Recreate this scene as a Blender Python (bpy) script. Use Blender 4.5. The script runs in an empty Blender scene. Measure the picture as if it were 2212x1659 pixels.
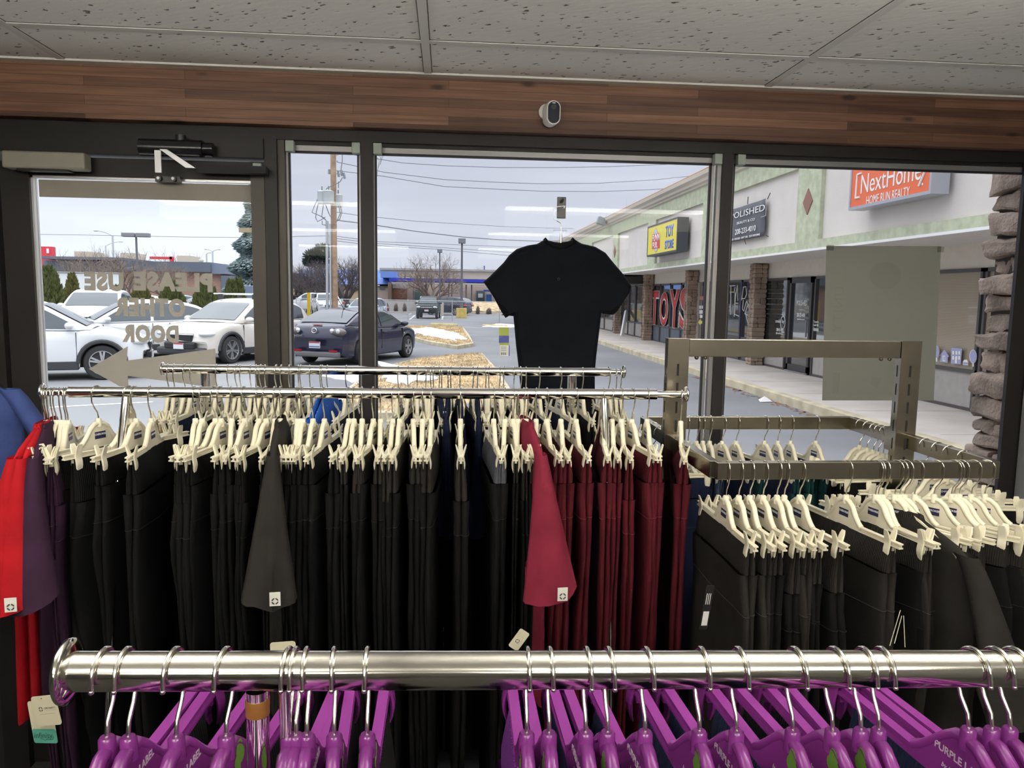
import bpy, bmesh, math, random
from mathutils import Vector, Matrix, noise
PI = math.pi
rad = math.radians
scn = bpy.context.scene
COL = scn.collection

# ---------------------------------------------------------------- camera
CAM_H = 1.70
YAW, PIT, ROL = rad(4.85), rad(-6.55), rad(0.86)
F = Vector((math.sin(YAW)*math.cos(PIT), math.cos(YAW)*math.cos(PIT), math.sin(PIT)))
R0 = Vector((math.cos(YAW), -math.sin(YAW), 0.0))
U0 = R0.cross(F)
CR = R0*math.cos(ROL) + U0*math.sin(ROL)
CU = -R0*math.sin(ROL) + U0*math.cos(ROL)
CAM = Vector((0, 0, CAM_H))
FPX = 1661.0
cam_d = bpy.data.cameras.new('camera')
cam_d.sensor_fit = 'HORIZONTAL'
cam_d.sensor_width = 36.0
cam_d.lens = 36.0*FPX/2212.0
cam_d.clip_start = 0.02
cam_d.clip_end = 2000
cam = bpy.data.objects.new('camera', cam_d)
COL.objects.link(cam)
cam.matrix_world = Matrix(((CR.x, CU.x, -F.x, 0), (CR.y, CU.y, -F.y, 0), (CR.z, CU.z, -F.z, CAM_H), (0, 0, 0, 1)))
scn.camera = cam

def ray(px, py): return F + CR*((px-1106.0)/FPX) - CU*((py-829.5)/FPX)
def PY(px, py, Y):
    d = ray(px, py); return CAM + d*(Y/d.y)
def PX(px, py, X):
    d = ray(px, py); return CAM + d*(X/d.x)
def PZ(px, py, z):
    d = ray(px, py); return CAM + d*((z-CAM_H)/d.z)

# ---------------------------------------------------------------- world (overcast sky) and exposure
scn.view_settings.view_transform = 'Standard'
scn.view_settings.look = 'None'
scn.view_settings.exposure = 0.0
scn.view_settings.gamma = 1.0
scn.view_settings.use_curve_mapping = False
w = bpy.data.worlds.new('overcast_sky')
scn.world = w
w.use_nodes = True
wn = w.node_tree.nodes; wl = w.node_tree.links
wn.clear()
wo = wn.new('ShaderNodeOutputWorld'); wb = wn.new('ShaderNodeBackground')
tc = wn.new('ShaderNodeTexCoord'); sx = wn.new('ShaderNodeSeparateXYZ')
wr = wn.new('ShaderNodeValToRGB')
wl.new(tc.outputs['Generated'], sx.inputs[0])
cr = wr.color_ramp
cr.elements[0].position = 0.0; cr.elements[0].color = (1.02, 1.07, 1.15, 1)
cr.elements[1].position = 1.0; cr.elements[1].color = (3.7, 3.76, 3.88, 1)
e = cr.elements.new(0.06); e.color = (0.93, 0.98, 1.09, 1)
e = cr.elements.new(0.20); e.color = (0.82, 0.865, 0.99, 1)
e = cr.elements.new(0.45); e.color = (2.3, 2.36, 2.48, 1)
mp = wn.new('ShaderNodeMapping'); mp.inputs['Scale'].default_value = (1.2, 1.2, 9.0)
nz = wn.new('ShaderNodeTexNoise'); nz.inputs['Scale'].default_value = 1.6; nz.inputs['Detail'].default_value = 3
wl.new(tc.outputs['Generated'], mp.inputs[0]); wl.new(mp.outputs[0], nz.inputs['Vector'])
mr = wn.new('ShaderNodeMapRange')
mr.inputs['From Min'].default_value = 0.35; mr.inputs['From Max'].default_value = 0.72
mr.inputs['To Min'].default_value = 0.95; mr.inputs['To Max'].default_value = 1.10
wl.new(nz.outputs[0], mr.inputs[0])
wm = wn.new('ShaderNodeVectorMath'); wm.operation = 'SCALE'
wl.new(sx.outputs['Z'], wr.inputs[0]); wl.new(wr.outputs[0], wm.inputs[0]); wl.new(mr.outputs[0], wm.inputs['Scale'])
wl.new(wm.outputs[0], wb.inputs[0]); wb.inputs[1].default_value = 1.0
wl.new(wb.outputs[0], wo.inputs[0])
LAMP = 5.8            # radiance of the shop's ceiling light lenses

# ---------------------------------------------------------------- materials
MATS = {}
def mat(name, col=(.5, .5, .5), rough=.6, metal=0.0, spec=.5, noise_amt=0.0, noise_scale=8.0, bump=0.0, bump_scale=60.0, coat=0.0, emit=None):
    if name in MATS: return MATS[name]
    m = bpy.data.materials.new(name); m.use_nodes = True
    nt = m.node_tree; b = nt.nodes['Principled BSDF']
    b.inputs['Base Color'].default_value = (*col, 1)
    b.inputs['Roughness'].default_value = rough
    b.inputs['Metallic'].default_value = metal
    b.inputs['Specular IOR Level'].default_value = spec
    b.inputs['Coat Weight'].default_value = coat
    b.inputs['Coat Roughness'].default_value = .04
    t = nt.nodes.new('ShaderNodeTexCoord')
    if noise_amt > 0:
        n = nt.nodes.new('ShaderNodeTexNoise'); n.inputs['Scale'].default_value = noise_scale; n.inputs['Detail'].default_value = 5
        nt.links.new(t.outputs['Object'], n.inputs['Vector'])
        r = nt.nodes.new('ShaderNodeMapRange')
        r.inputs['From Min'].default_value = .3; r.inputs['From Max'].default_value = .7
        r.inputs['To Min'].default_value = 1-noise_amt; r.inputs['To Max'].default_value = 1+noise_amt
        nt.links.new(n.outputs[0], r.inputs[0])
        v = nt.nodes.new('ShaderNodeVectorMath'); v.operation = 'SCALE'; v.inputs[0].default_value = col
        nt.links.new(r.outputs[0], v.inputs['Scale']); nt.links.new(v.outputs[0], b.inputs['Base Color'])
    if bump > 0:
        n2 = nt.nodes.new('ShaderNodeTexNoise'); n2.inputs['Scale'].default_value = bump_scale; n2.inputs['Detail'].default_value = 4
        nt.links.new(t.outputs['Object'], n2.inputs['Vector'])
        bp = nt.nodes.new('ShaderNodeBump'); bp.inputs['Strength'].default_value = bump; bp.inputs['Distance'].default_value = .01
        nt.links.new(n2.outputs[0], bp.inputs['Height']); nt.links.new(bp.outputs[0], b.inputs['Normal'])
    if emit:
        b.inputs['Emission Color'].default_value = (*emit[0], 1); b.inputs['Emission Strength'].default_value = emit[1]
    MATS[name] = m
    return m

def mat_glass(name, tint, refl=.06, rough=0.0):
    m = bpy.data.materials.new(name); m.use_nodes = True; MATS[name] = m
    nt = m.node_tree; nt.nodes.clear()
    o = nt.nodes.new('ShaderNodeOutputMaterial'); mx = nt.nodes.new('ShaderNodeMixShader')
    tr = nt.nodes.new('ShaderNodeBsdfTransparent'); gl = nt.nodes.new('ShaderNodeBsdfGlossy')
    tr.inputs[0].default_value = (*tint, 1); gl.inputs['Roughness'].default_value = rough
    lw = nt.nodes.new('ShaderNodeLayerWeight'); lw.inputs[0].default_value = .25
    r = nt.nodes.new('ShaderNodeMapRange'); r.inputs['To Min'].default_value = refl*.6; r.inputs['To Max'].default_value = refl*6
    nt.links.new(lw.outputs['Facing'], r.inputs[0]); nt.links.new(r.outputs[0], mx.inputs[0])
    nt.links.new(tr.outputs[0], mx.inputs[1]); nt.links.new(gl.outputs[0], mx.inputs[2]); nt.links.new(mx.outputs[0], o.inputs[0])
    return m

def mat_fabric(name, col, rib=False, sheen=.0):
    m = mat(name, col, .92, spec=.12, noise_amt=.18, noise_scale=14, bump=.12, bump_scale=420)
    if rib:
        nt = m.node_tree; b = nt.nodes['Principled BSDF']
        t = nt.nodes.new('ShaderNodeTexCoord'); wv = nt.nodes.new('ShaderNodeTexWave')
        wv.bands_direction = 'Y'; wv.inputs['Scale'].default_value = 70; wv.inputs['Distortion'].default_value = .4
        bp = nt.nodes.new('ShaderNodeBump'); bp.inputs['Strength'].default_value = .55; bp.inputs['Distance'].default_value = .003
        nt.links.new(t.outputs['Object'], wv.inputs['Vector']); nt.links.new(wv.outputs['Fac'], bp.inputs['Height'])
        nt.links.new(bp.outputs[0], b.inputs['Normal'])
    return m

CREAM = mat('cream_plastic', (.78, .73, .575), .32, spec=.5, noise_amt=.04)
PURPLE = mat('purple_plastic', (.215, .030, .225), .22, spec=.6)
WIRE = mat('hook_wire', (.82, .80, .74), .16, metal=1)
CHROME = mat('chrome', (.86, .84, .80), .07, metal=1)
CHROME_W = mat('worn_chrome', (.70, .68, .62), .11, metal=1, noise_amt=.05, noise_scale=20)
STEEL = mat('brushed_steel', (.38, .345, .28), .24, metal=1, noise_amt=.07, noise_scale=30)
BLACK_P = mat('black_plastic', (.015, .015, .017), .35)
NAVY_LABEL = mat('navy_label', (.020, .024, .075), .4)
WHITE_INK = mat('white_ink', (.85, .85, .82), .5)
GREEN_INK = mat('green_ink', (.13, .30, .035), .5)
DARK_INK = mat('dark_ink', (.06, .06, .06), .6)
FRAME = mat('bronze_frame', (.021, .018, .018), .5, metal=.1, spec=.3, noise_amt=.12, noise_scale=5)
FRAME_L = mat('bronze_frame_worn', (.046, .037, .029), .5, metal=.1, noise_amt=.12, noise_scale=6)
ALU = mat('aluminium_bead', (.30, .295, .30), .45, metal=.6)
GASKET = mat('rubber_gasket', (.012, .012, .018), .6)
GLASS_T = mat_glass('tinted_glass', (.84, .845, .86), .009)
GLASS_C = mat_glass('clear_glass', (.98, .99, .99), .009)
CAR_GLASS = mat('car_glass', (.030, .045, .060), .04, spec=.7, coat=.25)
FAB = {}
for n_, c_ in dict(black=(.0052, .0052, .0058), charcoal=(.019, .017, .0155), navy=(.008, .012, .032), maroon=(.062, .0066, .0115), wine=(.15, .014, .030),
                   plum=(.030, .0125, .029), red=(.30, .0075, .012), royal=(.018, .085, .36), blue=(.040, .062, .185), teal=(.006, .035, .038),
                   slate=(.048, .066, .115), khaki=(.33, .25, .13), grey=(.06, .062, .075), violet=(.09, .018, .13)).items():
    FAB[n_] = mat_fabric('fabric_'+n_, c_)
    FAB[n_+'_seam'] = mat('stitching_'+n_, tuple(min(.6, v*1.9+.006) for v in c_), .8, spec=.2)
    FAB[n_+'_rib'] = mat_fabric('ribbed_'+n_, tuple(v*1.12 for v in c_), rib=True)

# ---------------------------------------------------------------- mesh helpers
class MB:
    def __init__(s): s.v = []; s.f = []; s.mi = []; s.cur = 0
    def add(s, vs, fs):
        o = len(s.v); s.v += [tuple(p) for p in vs]
        for f in fs: s.f.append(tuple(i+o for i in f)); s.mi.append(s.cur)
        return s
    def box(s, a, b, mx=None):
        x0, y0, z0 = a; x1, y1, z1 = b
        vs = [Vector(p) for p in ((x0, y0, z0), (x1, y0, z0), (x1, y1, z0), (x0, y1, z0), (x0, y0, z1), (x1, y0, z1), (x1, y1, z1), (x0, y1, z1))]
        if mx is not None: vs = [mx @ p for p in vs]
        return s.add(vs, [(0, 3, 2, 1), (4, 5, 6, 7), (0, 1, 5, 4), (1, 2, 6, 5), (2, 3, 7, 6), (3, 0, 4, 7)])
    def cbox(s, c, d, mx=None):
        return s.box([c[i]-d[i]/2 for i in range(3)], [c[i]+d[i]/2 for i in range(3)], mx)
    def tube(s, pts, r, n=8, caps=True):
        pts = [Vector(p) for p in pts]; k = len(pts)
        rs = r if isinstance(r, (list, tuple)) else [r]*k
        vs = []; fs = []
        t = (pts[1]-pts[0]).normalized()
        up = Vector((0, 0, 1)) if abs(t.z) < .9 else Vector((1, 0, 0))
        nrm = (up - t*up.dot(t)).normalized()
        for i, p in enumerate(pts):
            if i == 0: t = pts[1]-pts[0]
            elif i == k-1: t = pts[-1]-pts[-2]
            else: t = (pts[i+1]-pts[i]).normalized() + (pts[i]-pts[i-1]).normalized()
            t = t.normalized() if t.length > 1e-9 else Vector((0, 0, 1))
            nn = nrm - t*nrm.dot(t)
            if nn.length > 1e-6: nrm = nn.normalized()
            bi = t.cross(nrm)
            for j in range(n):
                a = 2*PI*j/n
                vs.append(p + (nrm*math.cos(a) + bi*math.sin(a))*rs[i])
        for i in range(k-1):
            for j in range(n):
                fs.append((i*n+j, i*n+(j+1) % n, (i+1)*n+(j+1) % n, (i+1)*n+j))
        if caps: fs.append(tuple(range(n-1, -1, -1))); fs.append(tuple((k-1)*n+j for j in range(n)))
        return s.add(vs, fs)
    def lathe(s, prof, n=24, mx=None):      # profile of (radius, height) about local z
        vs = []; fs = []; k = len(prof)
        for r, z in prof:
            for j in range(n):
                a = 2*PI*j/n; p = Vector((r*math.cos(a), r*math.sin(a), z))
                vs.append(mx @ p if mx is not None else p)
        for i in range(k-1):
            for j in range(n): fs.append((i*n+j, i*n+(j+1) % n, (i+1)*n+(j+1) % n, (i+1)*n+j))
        fs.append(tuple(range(n-1, -1, -1))); fs.append(tuple((k-1)*n+j for j in range(n)))
        return s.add(vs, fs)
    def prism(s, poly, depth, mx=None):     # polygon in local xy, extruded along local z, centred
        n = len(poly)
        vs = [Vector((p[0], p[1], -depth/2)) for p in poly] + [Vector((p[0], p[1], depth/2)) for p in poly]
        if mx is not None: vs = [mx @ p for p in vs]
        fs = [tuple(range(n-1, -1, -1)), tuple(range(n, 2*n))] + [(i, (i+1) % n, n+(i+1) % n, n+i) for i in range(n)]
        return s.add(vs, fs)
    def grid(s, rows, closed=False, flip=False):
        n = len(rows[0]); vs = [p for r in rows for p in r]; fs = []
        for i in range(len(rows)-1):
            for j in range(n if closed else n-1):
                q = (i*n+j, i*n+(j+1) % n, (i+1)*n+(j+1) % n, (i+1)*n+j)
                fs.append(q[::-1] if flip else q)
        return s.add(vs, fs)
    def ball(s, c, r, n=10, m=6):
        r = r if isinstance(r, (list, tuple)) else (r, r, r)
        prof = []
        rows = []
        for i in range(m+1):
            th = PI*i/m
            rows.append([Vector((c[0]+r[0]*math.sin(th)*math.cos(2*PI*j/n), c[1]+r[1]*math.sin(th)*math.sin(2*PI*j/n), c[2]-r[2]*math.cos(th))) for j in range(n)])
        return s.grid(rows, True)
    def mesh(s, name, mats, smooth=None):
        me = bpy.data.meshes.new(name)
        me.from_pydata(s.v, [], s.f)
        for m_ in (mats if isinstance(mats, (list, tuple)) else [mats]): me.materials.append(m_)
        if any(s.mi): me.polygons.foreach_set('material_index', s.mi)
        bm = bmesh.new(); bm.from_mesh(me); bmesh.ops.recalc_face_normals(bm, faces=bm.faces)
        if smooth is not None:
            lim = rad(smooth)
            for f in bm.faces: f.smooth = True
            for ed in bm.edges:
                if len(ed.link_faces) == 2 and ed.calc_face_angle(0) > lim: ed.smooth = False
        bm.to_mesh(me); bm.free()
        return me
    def build(s, name, mats, parent=None, smooth=None):
        return link(name, s.mesh(name, mats, smooth), parent)

def link(name, me, parent=None):
    o = bpy.data.objects.new(name, me); COL.objects.link(o)
    if parent is not None: o.parent = parent
    return o
def tag(o, label, cat, group=None, kind=None):
    o['label'] = label; o['category'] = cat
    if group: o['group'] = group
    if kind: o['kind'] = kind
    return o
def thing(name, label, cat, loc=(0, 0, 0), rz=0.0, group=None, kind=None):
    o = bpy.data.objects.new(name, None); COL.objects.link(o)
    o.empty_display_size = .1
    o.location = loc; o.rotation_euler = (0, 0, rz)
    return tag(o, label, cat, group, kind)
def bevel(o, wd, seg=2):
    b = o.modifiers.new('bevel', 'BEVEL'); b.width = wd; b.segments = seg; b.limit_method = 'ANGLE'; b.angle_limit = rad(40)
    return o
def dup(root, loc, rz, label, group=None, name=None):
    r = root.copy(); COL.objects.link(r); r.location = loc; r.rotation_euler = (0, 0, rz); r['label'] = label
    if group: r['group'] = group
    for ch in list(root.children):
        c = ch.copy(); COL.objects.link(c); c.parent = r
        for g in ch.children:
            d = g.copy(); COL.objects.link(d); d.parent = c
    return r
def text_mesh(body, size, depth=.002, bold=0.0, shear=0.0, align='CENTER', spacing=1.0, wscale=1.0, flip=False):
    cu = bpy.data.curves.new('t', 'FONT'); cu.body = body; cu.size = size; cu.extrude = depth/2; cu.offset = bold
    cu.shear = shear; cu.align_x = align; cu.align_y = 'CENTER'; cu.space_character = spacing; cu.resolution_u = 3
    o = bpy.data.objects.new('t', cu); COL.objects.link(o)
    bpy.context.view_layer.update()
    dg = bpy.context.evaluated_depsgraph_get()
    me = bpy.data.meshes.new_from_object(o.evaluated_get(dg))
    bpy.data.objects.remove(o); bpy.data.curves.remove(cu)
    if wscale != 1.0 or flip: me.transform(Matrix.Diagonal(((-1 if flip else 1)*wscale, 1, 1, 1)))
    if flip: me.flip_normals()
    return me
def text(name, body, size, m, parent, loc, xdir, zdir=(0, 0, 1), **kw):   # letters run along xdir, stand along zdir
    me = text_mesh(body, size, **kw); me.materials.clear(); me.materials.append(m)
    o = link(name, me, parent)
    x = Vector(xdir).normalized(); z = Vector(zdir).normalized(); n = x.cross(z)
    o.matrix_local = Matrix(((x.x, z.x, n.x, loc[0]), (x.y, z.y, n.y, loc[1]), (x.z, z.z, n.z, loc[2]), (0, 0, 0, 1)))
    return o
ONES = ['', 'first', 'second', 'third', 'fourth', 'fifth', 'sixth', 'seventh', 'eighth', 'ninth', 'tenth', 'eleventh', 'twelfth', 'thirteenth',
        'fourteenth', 'fifteenth', 'sixteenth', 'seventeenth', 'eighteenth', 'nineteenth']
TENS = {2: ('twentieth', 'twenty'), 3: ('thirtieth', 'thirty'), 4: ('fortieth', 'forty'), 5: ('fiftieth', 'fifty'), 6: ('sixtieth', 'sixty')}
def nth(n):
    if n < 20: return ONES[n]
    a, b = TENS[n//10]
    return a if n % 10 == 0 else b+'-'+ONES[n % 10]
# ================================================================ THE SHOP: room shell
YW = 2.74          # glazing line
def struct(name, mb, m, label, cat, smooth=None, parent=None):
    o = mb.build(name, m, parent, smooth)
    if parent is None: tag(o, label, cat, kind='structure')
    return o
CEIL = 2.42
XL, XR, YB = -3.6, 2.16, -5.0

# ceiling: fissured mineral tiles in a white T-bar grid
ct = bpy.data.materials.new('fissured_ceiling_tile'); ct.use_nodes = True
nt = ct.node_tree; b = nt.nodes['Principled BSDF']; b.inputs['Roughness'].default_value = .95; b.inputs['Specular IOR Level'].default_value = .1
t = nt.nodes.new('ShaderNodeTexCoord')
mp_ = nt.nodes.new('ShaderNodeMapping'); mp_.inputs['Scale'].default_value = (1.0, 1.0, 1.0); mp_.inputs['Rotation'].default_value = (0, 0, .5)
nw = nt.nodes.new('ShaderNodeTexNoise'); nw.inputs['Scale'].default_value = 55; nw.inputs['Detail'].default_value = 2
vm = nt.nodes.new('ShaderNodeVectorMath'); vm.operation = 'MULTIPLY_ADD'; vm.inputs[1].default_value = (.022, .022, 0)
nt.links.new(t.outputs['Object'], nw.inputs['Vector']); nt.links.new(nw.outputs['Color'], vm.inputs[0]); nt.links.new(t.outputs['Object'], vm.inputs[2])
nt.links.new(vm.outputs[0], mp_.inputs[0])
mp2 = nt.nodes.new('ShaderNodeVectorMath'); mp2.operation = 'MULTIPLY'; mp2.inputs[1].default_value = (1.0, 2.3, 1)
nt.links.new(mp_.outputs[0], mp2.inputs[0])
vo = nt.nodes.new('ShaderNodeTexVoronoi'); vo.inputs['Scale'].default_value = 24; vo.inputs['Randomness'].default_value = 1
nt.links.new(mp2.outputs[0], vo.inputs['Vector'])
n3 = nt.nodes.new('ShaderNodeTexNoise'); n3.inputs['Scale'].default_value = 30; nt.links.new(t.outputs['Object'], n3.inputs['Vector'])
ad = nt.nodes.new('ShaderNodeMath'); ad.operation = 'MULTIPLY_ADD'; ad.inputs[1].default_value = .55; nt.links.new(n3.outputs[0], ad.inputs[0]); nt.links.new(vo.outputs['Distance'], ad.inputs[2])
rp = nt.nodes.new('ShaderNodeValToRGB'); rp.color_ramp.elements[0].position = .39; rp.color_ramp.elements[0].color = (.13, .125, .12, 1)
rp.color_ramp.elements[1].position = .46; rp.color_ramp.elements[1].color = (.80, .79, .76, 1)
nt.links.new(ad.outputs[0], rp.inputs[0]); nt.links.new(rp.outputs[0], b.inputs['Base Color'])
bp = nt.nodes.new('ShaderNodeBump'); bp.inputs['Strength'].default_value = .16; bp.inputs['Distance'].default_value = .004
nt.links.new(ad.outputs[0], bp.inputs['Height']); nt.links.new(bp.outputs[0], b.inputs['Normal'])
struct('ceiling', MB().box((XL, YB, CEIL), (XR+.1, 2.9, CEIL+.05)), ct, 'drop ceiling of fissured off-white mineral tiles', 'ceiling')
ceil = bpy.data.objects['ceiling']
gm = mat('ceiling_grid_white', (.66, .65, .62), .5)
g = MB()
for k in range(-3, 4):
    x = -.068 + 1.146*k
    if XL < x < XR: g.box((x-.012, YB, CEIL-.004), (x+.012, 2.66, CEIL+.001))
for k in range(0, 14):
    y = 2.31 - .573*k
    if y > YB: g.box((XL, y-.012, CEIL-.0035), (XR, y+.012, CEIL+.001))
g.box((XL, 2.625, CEIL-.006), (XR, 2.66, CEIL+.001))
g.build('ceiling_grid', gm, ceil)
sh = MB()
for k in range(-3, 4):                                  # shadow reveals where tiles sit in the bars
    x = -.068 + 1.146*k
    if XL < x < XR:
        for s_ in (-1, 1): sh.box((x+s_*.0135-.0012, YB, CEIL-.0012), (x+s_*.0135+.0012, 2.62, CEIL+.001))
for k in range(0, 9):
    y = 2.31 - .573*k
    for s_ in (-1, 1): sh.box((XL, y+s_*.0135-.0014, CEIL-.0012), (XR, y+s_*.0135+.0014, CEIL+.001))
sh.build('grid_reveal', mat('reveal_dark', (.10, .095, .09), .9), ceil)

fl = mat('grey_carpet', (.055, .053, .05), .95, noise_amt=.2, noise_scale=60, bump=.4, bump_scale=300)
struct('floor', MB().box((XL, YB, -.05), (XR+.1, 2.9, 0)), fl, 'grey carpeted shop floor', 'floor')
wall_m = mat('shop_wall_darkened', (.085, .08, .075), .8, noise_amt=.04)  # tone darkened so the chrome and steel mirror a dark shop
struct('wall_back', MB().box((XL, YB-.1, 0), (XR, YB, CEIL)), wall_m, 'back wall darkened for the chrome and steel reflections', 'wall')
struct('wall_left', MB().box((XL-.1, YB, 0), (XL, 2.9, CEIL)), wall_m, 'darkened side wall of the shop', 'wall')
struct('wall_right', MB().box((XR, YB, 0), (XR+.1, 2.70, CEIL)), mat('wall_right_grey', (.16, .155, .15), .8), 'grey side wall beside the stone column', 'wall')
fw = MB()
fw.box((XL, 2.70, 0), (-1.56, 2.86, 2.20))                # solid wall beside the door
fw.box((-.575, 2.71, 0), (XR+.1, 2.82, .42))              # low wall under the glass
fw.box((XL, 2.70, 2.33), (XR+.3, 2.86, 2.6))
struct('wall_front', fw, mat('dark_wall_panel', (.024, .021, .023), .6, noise_amt=.1), 'dark wall panels around the shopfront glass', 'wall')

# laminated timber beam
bm_ = bpy.data.materials.new('laminated_timber'); bm_.use_nodes = True
nt = bm_.node_tree; b = nt.nodes['Principled BSDF']; b.inputs['Roughness'].default_value = .5; b.inputs['Specular IOR Level'].default_value = .3
t = nt.nodes.new('ShaderNodeTexCoord'); m1 = nt.nodes.new('ShaderNodeMapping'); m1.inputs['Rotation'].default_value = (rad(90), 0, 0)
nt.links.new(t.outputs['Object'], m1.inputs[0])
br = nt.nodes.new('ShaderNodeTexBrick'); br.offset = .37; br.inputs['Scale'].default_value = 1.0
br.inputs['Brick Width'].default_value = .85; br.inputs['Row Height'].default_value = .029; br.inputs['Mortar Size'].default_value = .0006
br.inputs['Color1'].default_value = (.195, .100, .062, 1); br.inputs['Color2'].default_value = (.080, .039, .026, 1); br.inputs['Mortar'].default_value = (.05, .022, .014, 1)
nt.links.new(m1.outputs[0], br.inputs['Vector'])
m2 = nt.nodes.new('ShaderNodeMapping'); m2.inputs['Scale'].default_value = (1.6, 1, 45); nt.links.new(t.outputs['Object'], m2.inputs[0])
ng = nt.nodes.new('ShaderNodeTexNoise'); ng.inputs['Scale'].default_value = 2.5; ng.inputs['Detail'].default_value = 6; nt.links.new(m2.outputs[0], ng.inputs['Vector'])
r1 = nt.nodes.new('ShaderNodeMapRange'); r1.inputs['From Min'].default_value = .3; r1.inputs['From Max'].default_value = .7; r1.inputs['To Min'].default_value = .72; r1.inputs['To Max'].default_value = 1.25
nt.links.new(ng.outputs[0], r1.inputs[0])
m3 = nt.nodes.new('ShaderNodeMapping'); m3.inputs['Scale'].default_value = (4.2, .01, 12); nt.links.new(t.outputs['Object'], m3.inputs[0])
vk = nt.nodes.new('ShaderNodeTexVoronoi'); vk.inputs['Scale'].default_value = 1.0; nt.links.new(m3.outputs[0], vk.inputs['Vector'])
rk = nt.nodes.new('ShaderNodeValToRGB'); rk.color_ramp.elements[0].position = .06; rk.color_ramp.elements[0].color = (.30, .28, .30, 1); rk.color_ramp.elements[1].position = .15; rk.color_ramp.elements[1].color = (1, 1, 1, 1)
nt.links.new(vk.outputs['Distance'], rk.inputs[0])
mm = nt.nodes.new('ShaderNodeVectorMath'); mm.operation = 'SCALE'; nt.links.new(br.outputs['Color'], mm.inputs[0]); nt.links.new(r1.outputs[0], mm.inputs['Scale'])
mk = nt.nodes.new('ShaderNodeVectorMath'); mk.operation = 'MULTIPLY'; nt.links.new(mm.outputs[0], mk.inputs[0]); nt.links.new(rk.outputs[0], mk.inputs[1])
nt.links.new(mk.outputs[0], b.inputs['Base Color'])
struct('trim_1', MB().box((XL, 2.66, 2.247), (XR, 2.76, CEIL)), bm_, 'laminated timber beam running above the windows', 'beam')

# ---- glazing frames: header, mullions, three windows and the door
HEAD = 2.21
W1L, W2L, W2R, W3L = -.5535, -.262, .946, 1.006
SILL = .42
CORNER = mat('pale_green_block', (.34, .40, .35), .5)
def corner_block(parent, x, z): bevel(MB().cbox((x, 2.722, z-.017), (.028, .030, .036)).build('corner_block', CORNER, parent), .002)
def window(n, x0, x1, label):
    root = thing('window_%d' % n, label, 'window', kind='structure')
    f = MB()
    f.box((x0-.01, 2.735, HEAD-.012), (x1+.01, 2.775, HEAD+.03))
    f.box((x0-.01, 2.735, SILL), (x1+.01, 2.775, SILL+.04))
    f.build('window_frame', FRAME, root)
    bd = MB()
    bd.box((x0, 2.742, HEAD-.030), (x1, 2.760, HEAD-.012))
    bd.box((x0, 2.742, SILL+.04), (x0+.010, 2.760, HEAD-.012)); bd.box((x1-.010, 2.742, SILL+.04), (x1, 2.760, HEAD-.012))
    bd.build('glazing_bead', ALU, root)
    gk = MB()
    gk.box((x0+.010, 2.744, SILL+.04), (x0+.016, 2.758, HEAD-.03)); gk.box((x1-.016, 2.744, SILL+.04), (x1-.010, 2.758, HEAD-.03))
    gk.box((x0, 2.744, HEAD-.037), (x1, 2.758, HEAD-.030))
    gk.build('gasket', GASKET, root)
    MB().box((x0+.012, 2.753, SILL+.05), (x1-.012, 2.757, HEAD-.03)).build('pane', GLASS_T, root)
    return root
w1 = window(1, W1L, -.296, 'narrow shopfront window between the door and the utility pole view')
w2 = window(2, W2L, W2R, 'wide middle shopfront window behind the hanging black shirt')
w3 = window(3, W3L, 2.14, 'shopfront window with taped poster facing the orange sign')
corner_block(w1, -.532, HEAD-.004); corner_block(w1, -.312, HEAD-.004); corner_block(w2, -.240, HEAD-.004); corner_block(w2, .948, HEAD-.004); corner_block(w3, 1.032, HEAD-.004)
fr = MB()
fr.box((XL, 2.715, HEAD+.0), (XR+.1, 2.80, 2.30))             # head member under the beam
fr.box((-.2978, 2.715, SILL), (-.2563, 2.79, HEAD))             # slim mullion
fr.box((.9658, 2.715, SILL), (1.0048, 2.79, HEAD))              # mullion
fr.box((-.600, 2.705, 0), (-.574, 2.79, HEAD))                # door jamb, dark face
fr.box((-.6165, 2.712, 0), (-.6005, 2.789, HEAD-.0005))
fr.box((-1.56, 2.700, 0), (-1.475, 2.80, HEAD))               # other door jamb
fr.box((2.102, 2.715, SILL), (XR+.1, 2.732, HEAD))
fr.box((-1.474, 2.7035, 2.145), (-.617, 2.789, HEAD-.001))            # transom over the door
struct('trim_2', fr, FRAME, 'dark bronze aluminium shopfront frame', 'frame')
f2 = MB()
f2.box((-.5738, 2.718, 0), (-.5510, 2.785, HEAD-.001))
f2.build('jamb_face', FRAME_L, bpy.data.objects['trim_2'])
MB().box((.951, 2.726, SILL), (.9655, 2.75, HEAD)).build('mullion_bead', ALU, bpy.data.objects['trim_2'])

# the door leaf
door = thing('door_1', 'bronze framed glass shop door with cut vinyl words and arrow', 'door', kind='structure')
d = MB()
d.box((-1.470, 2.722, .01), (-1.3805, 2.775, 2.135)); d.box((-.6645, 2.722, .01), (-.619, 2.775, 2.135))
d.box((-1.470, 2.724, 2.074), (-.6195, 2.7745, 2.1345)); d.box((-1.470, 2.7225, .01), (-.6195, 2.7745, .25))
d.build('door_frame', FRAME, door)
MB().box((-.6644, 2.7195, .2), (-.6195, 2.7225, 2.12)).build('stile_face', FRAME_L, door)
MB().box((-1.3804, 2.735, .25), (-1.374, 2.765, 2.074)).box((-1.3804, 2.735, 2.066), (-.668, 2.765, 2.074)).build('glazing_bead', mat('alu_bright', (.7, .7, .72), .35, metal=.5), door)
MB().box((-1.374, 2.750, .25), (-.664, 2.756, 2.066)).build('pane', GLASS_C, door)
TAN = mat('tan_vinyl', (.385, .365, .325), .6)
MB().box((-1.362, 2.7475, 2.005), (-.668, 2.7495, 2.062)).build('top_band', mat('tan_band', (.30, .275, .24), .8, noise_amt=.05), door)  # solid tan band across the top of the door glass
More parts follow.
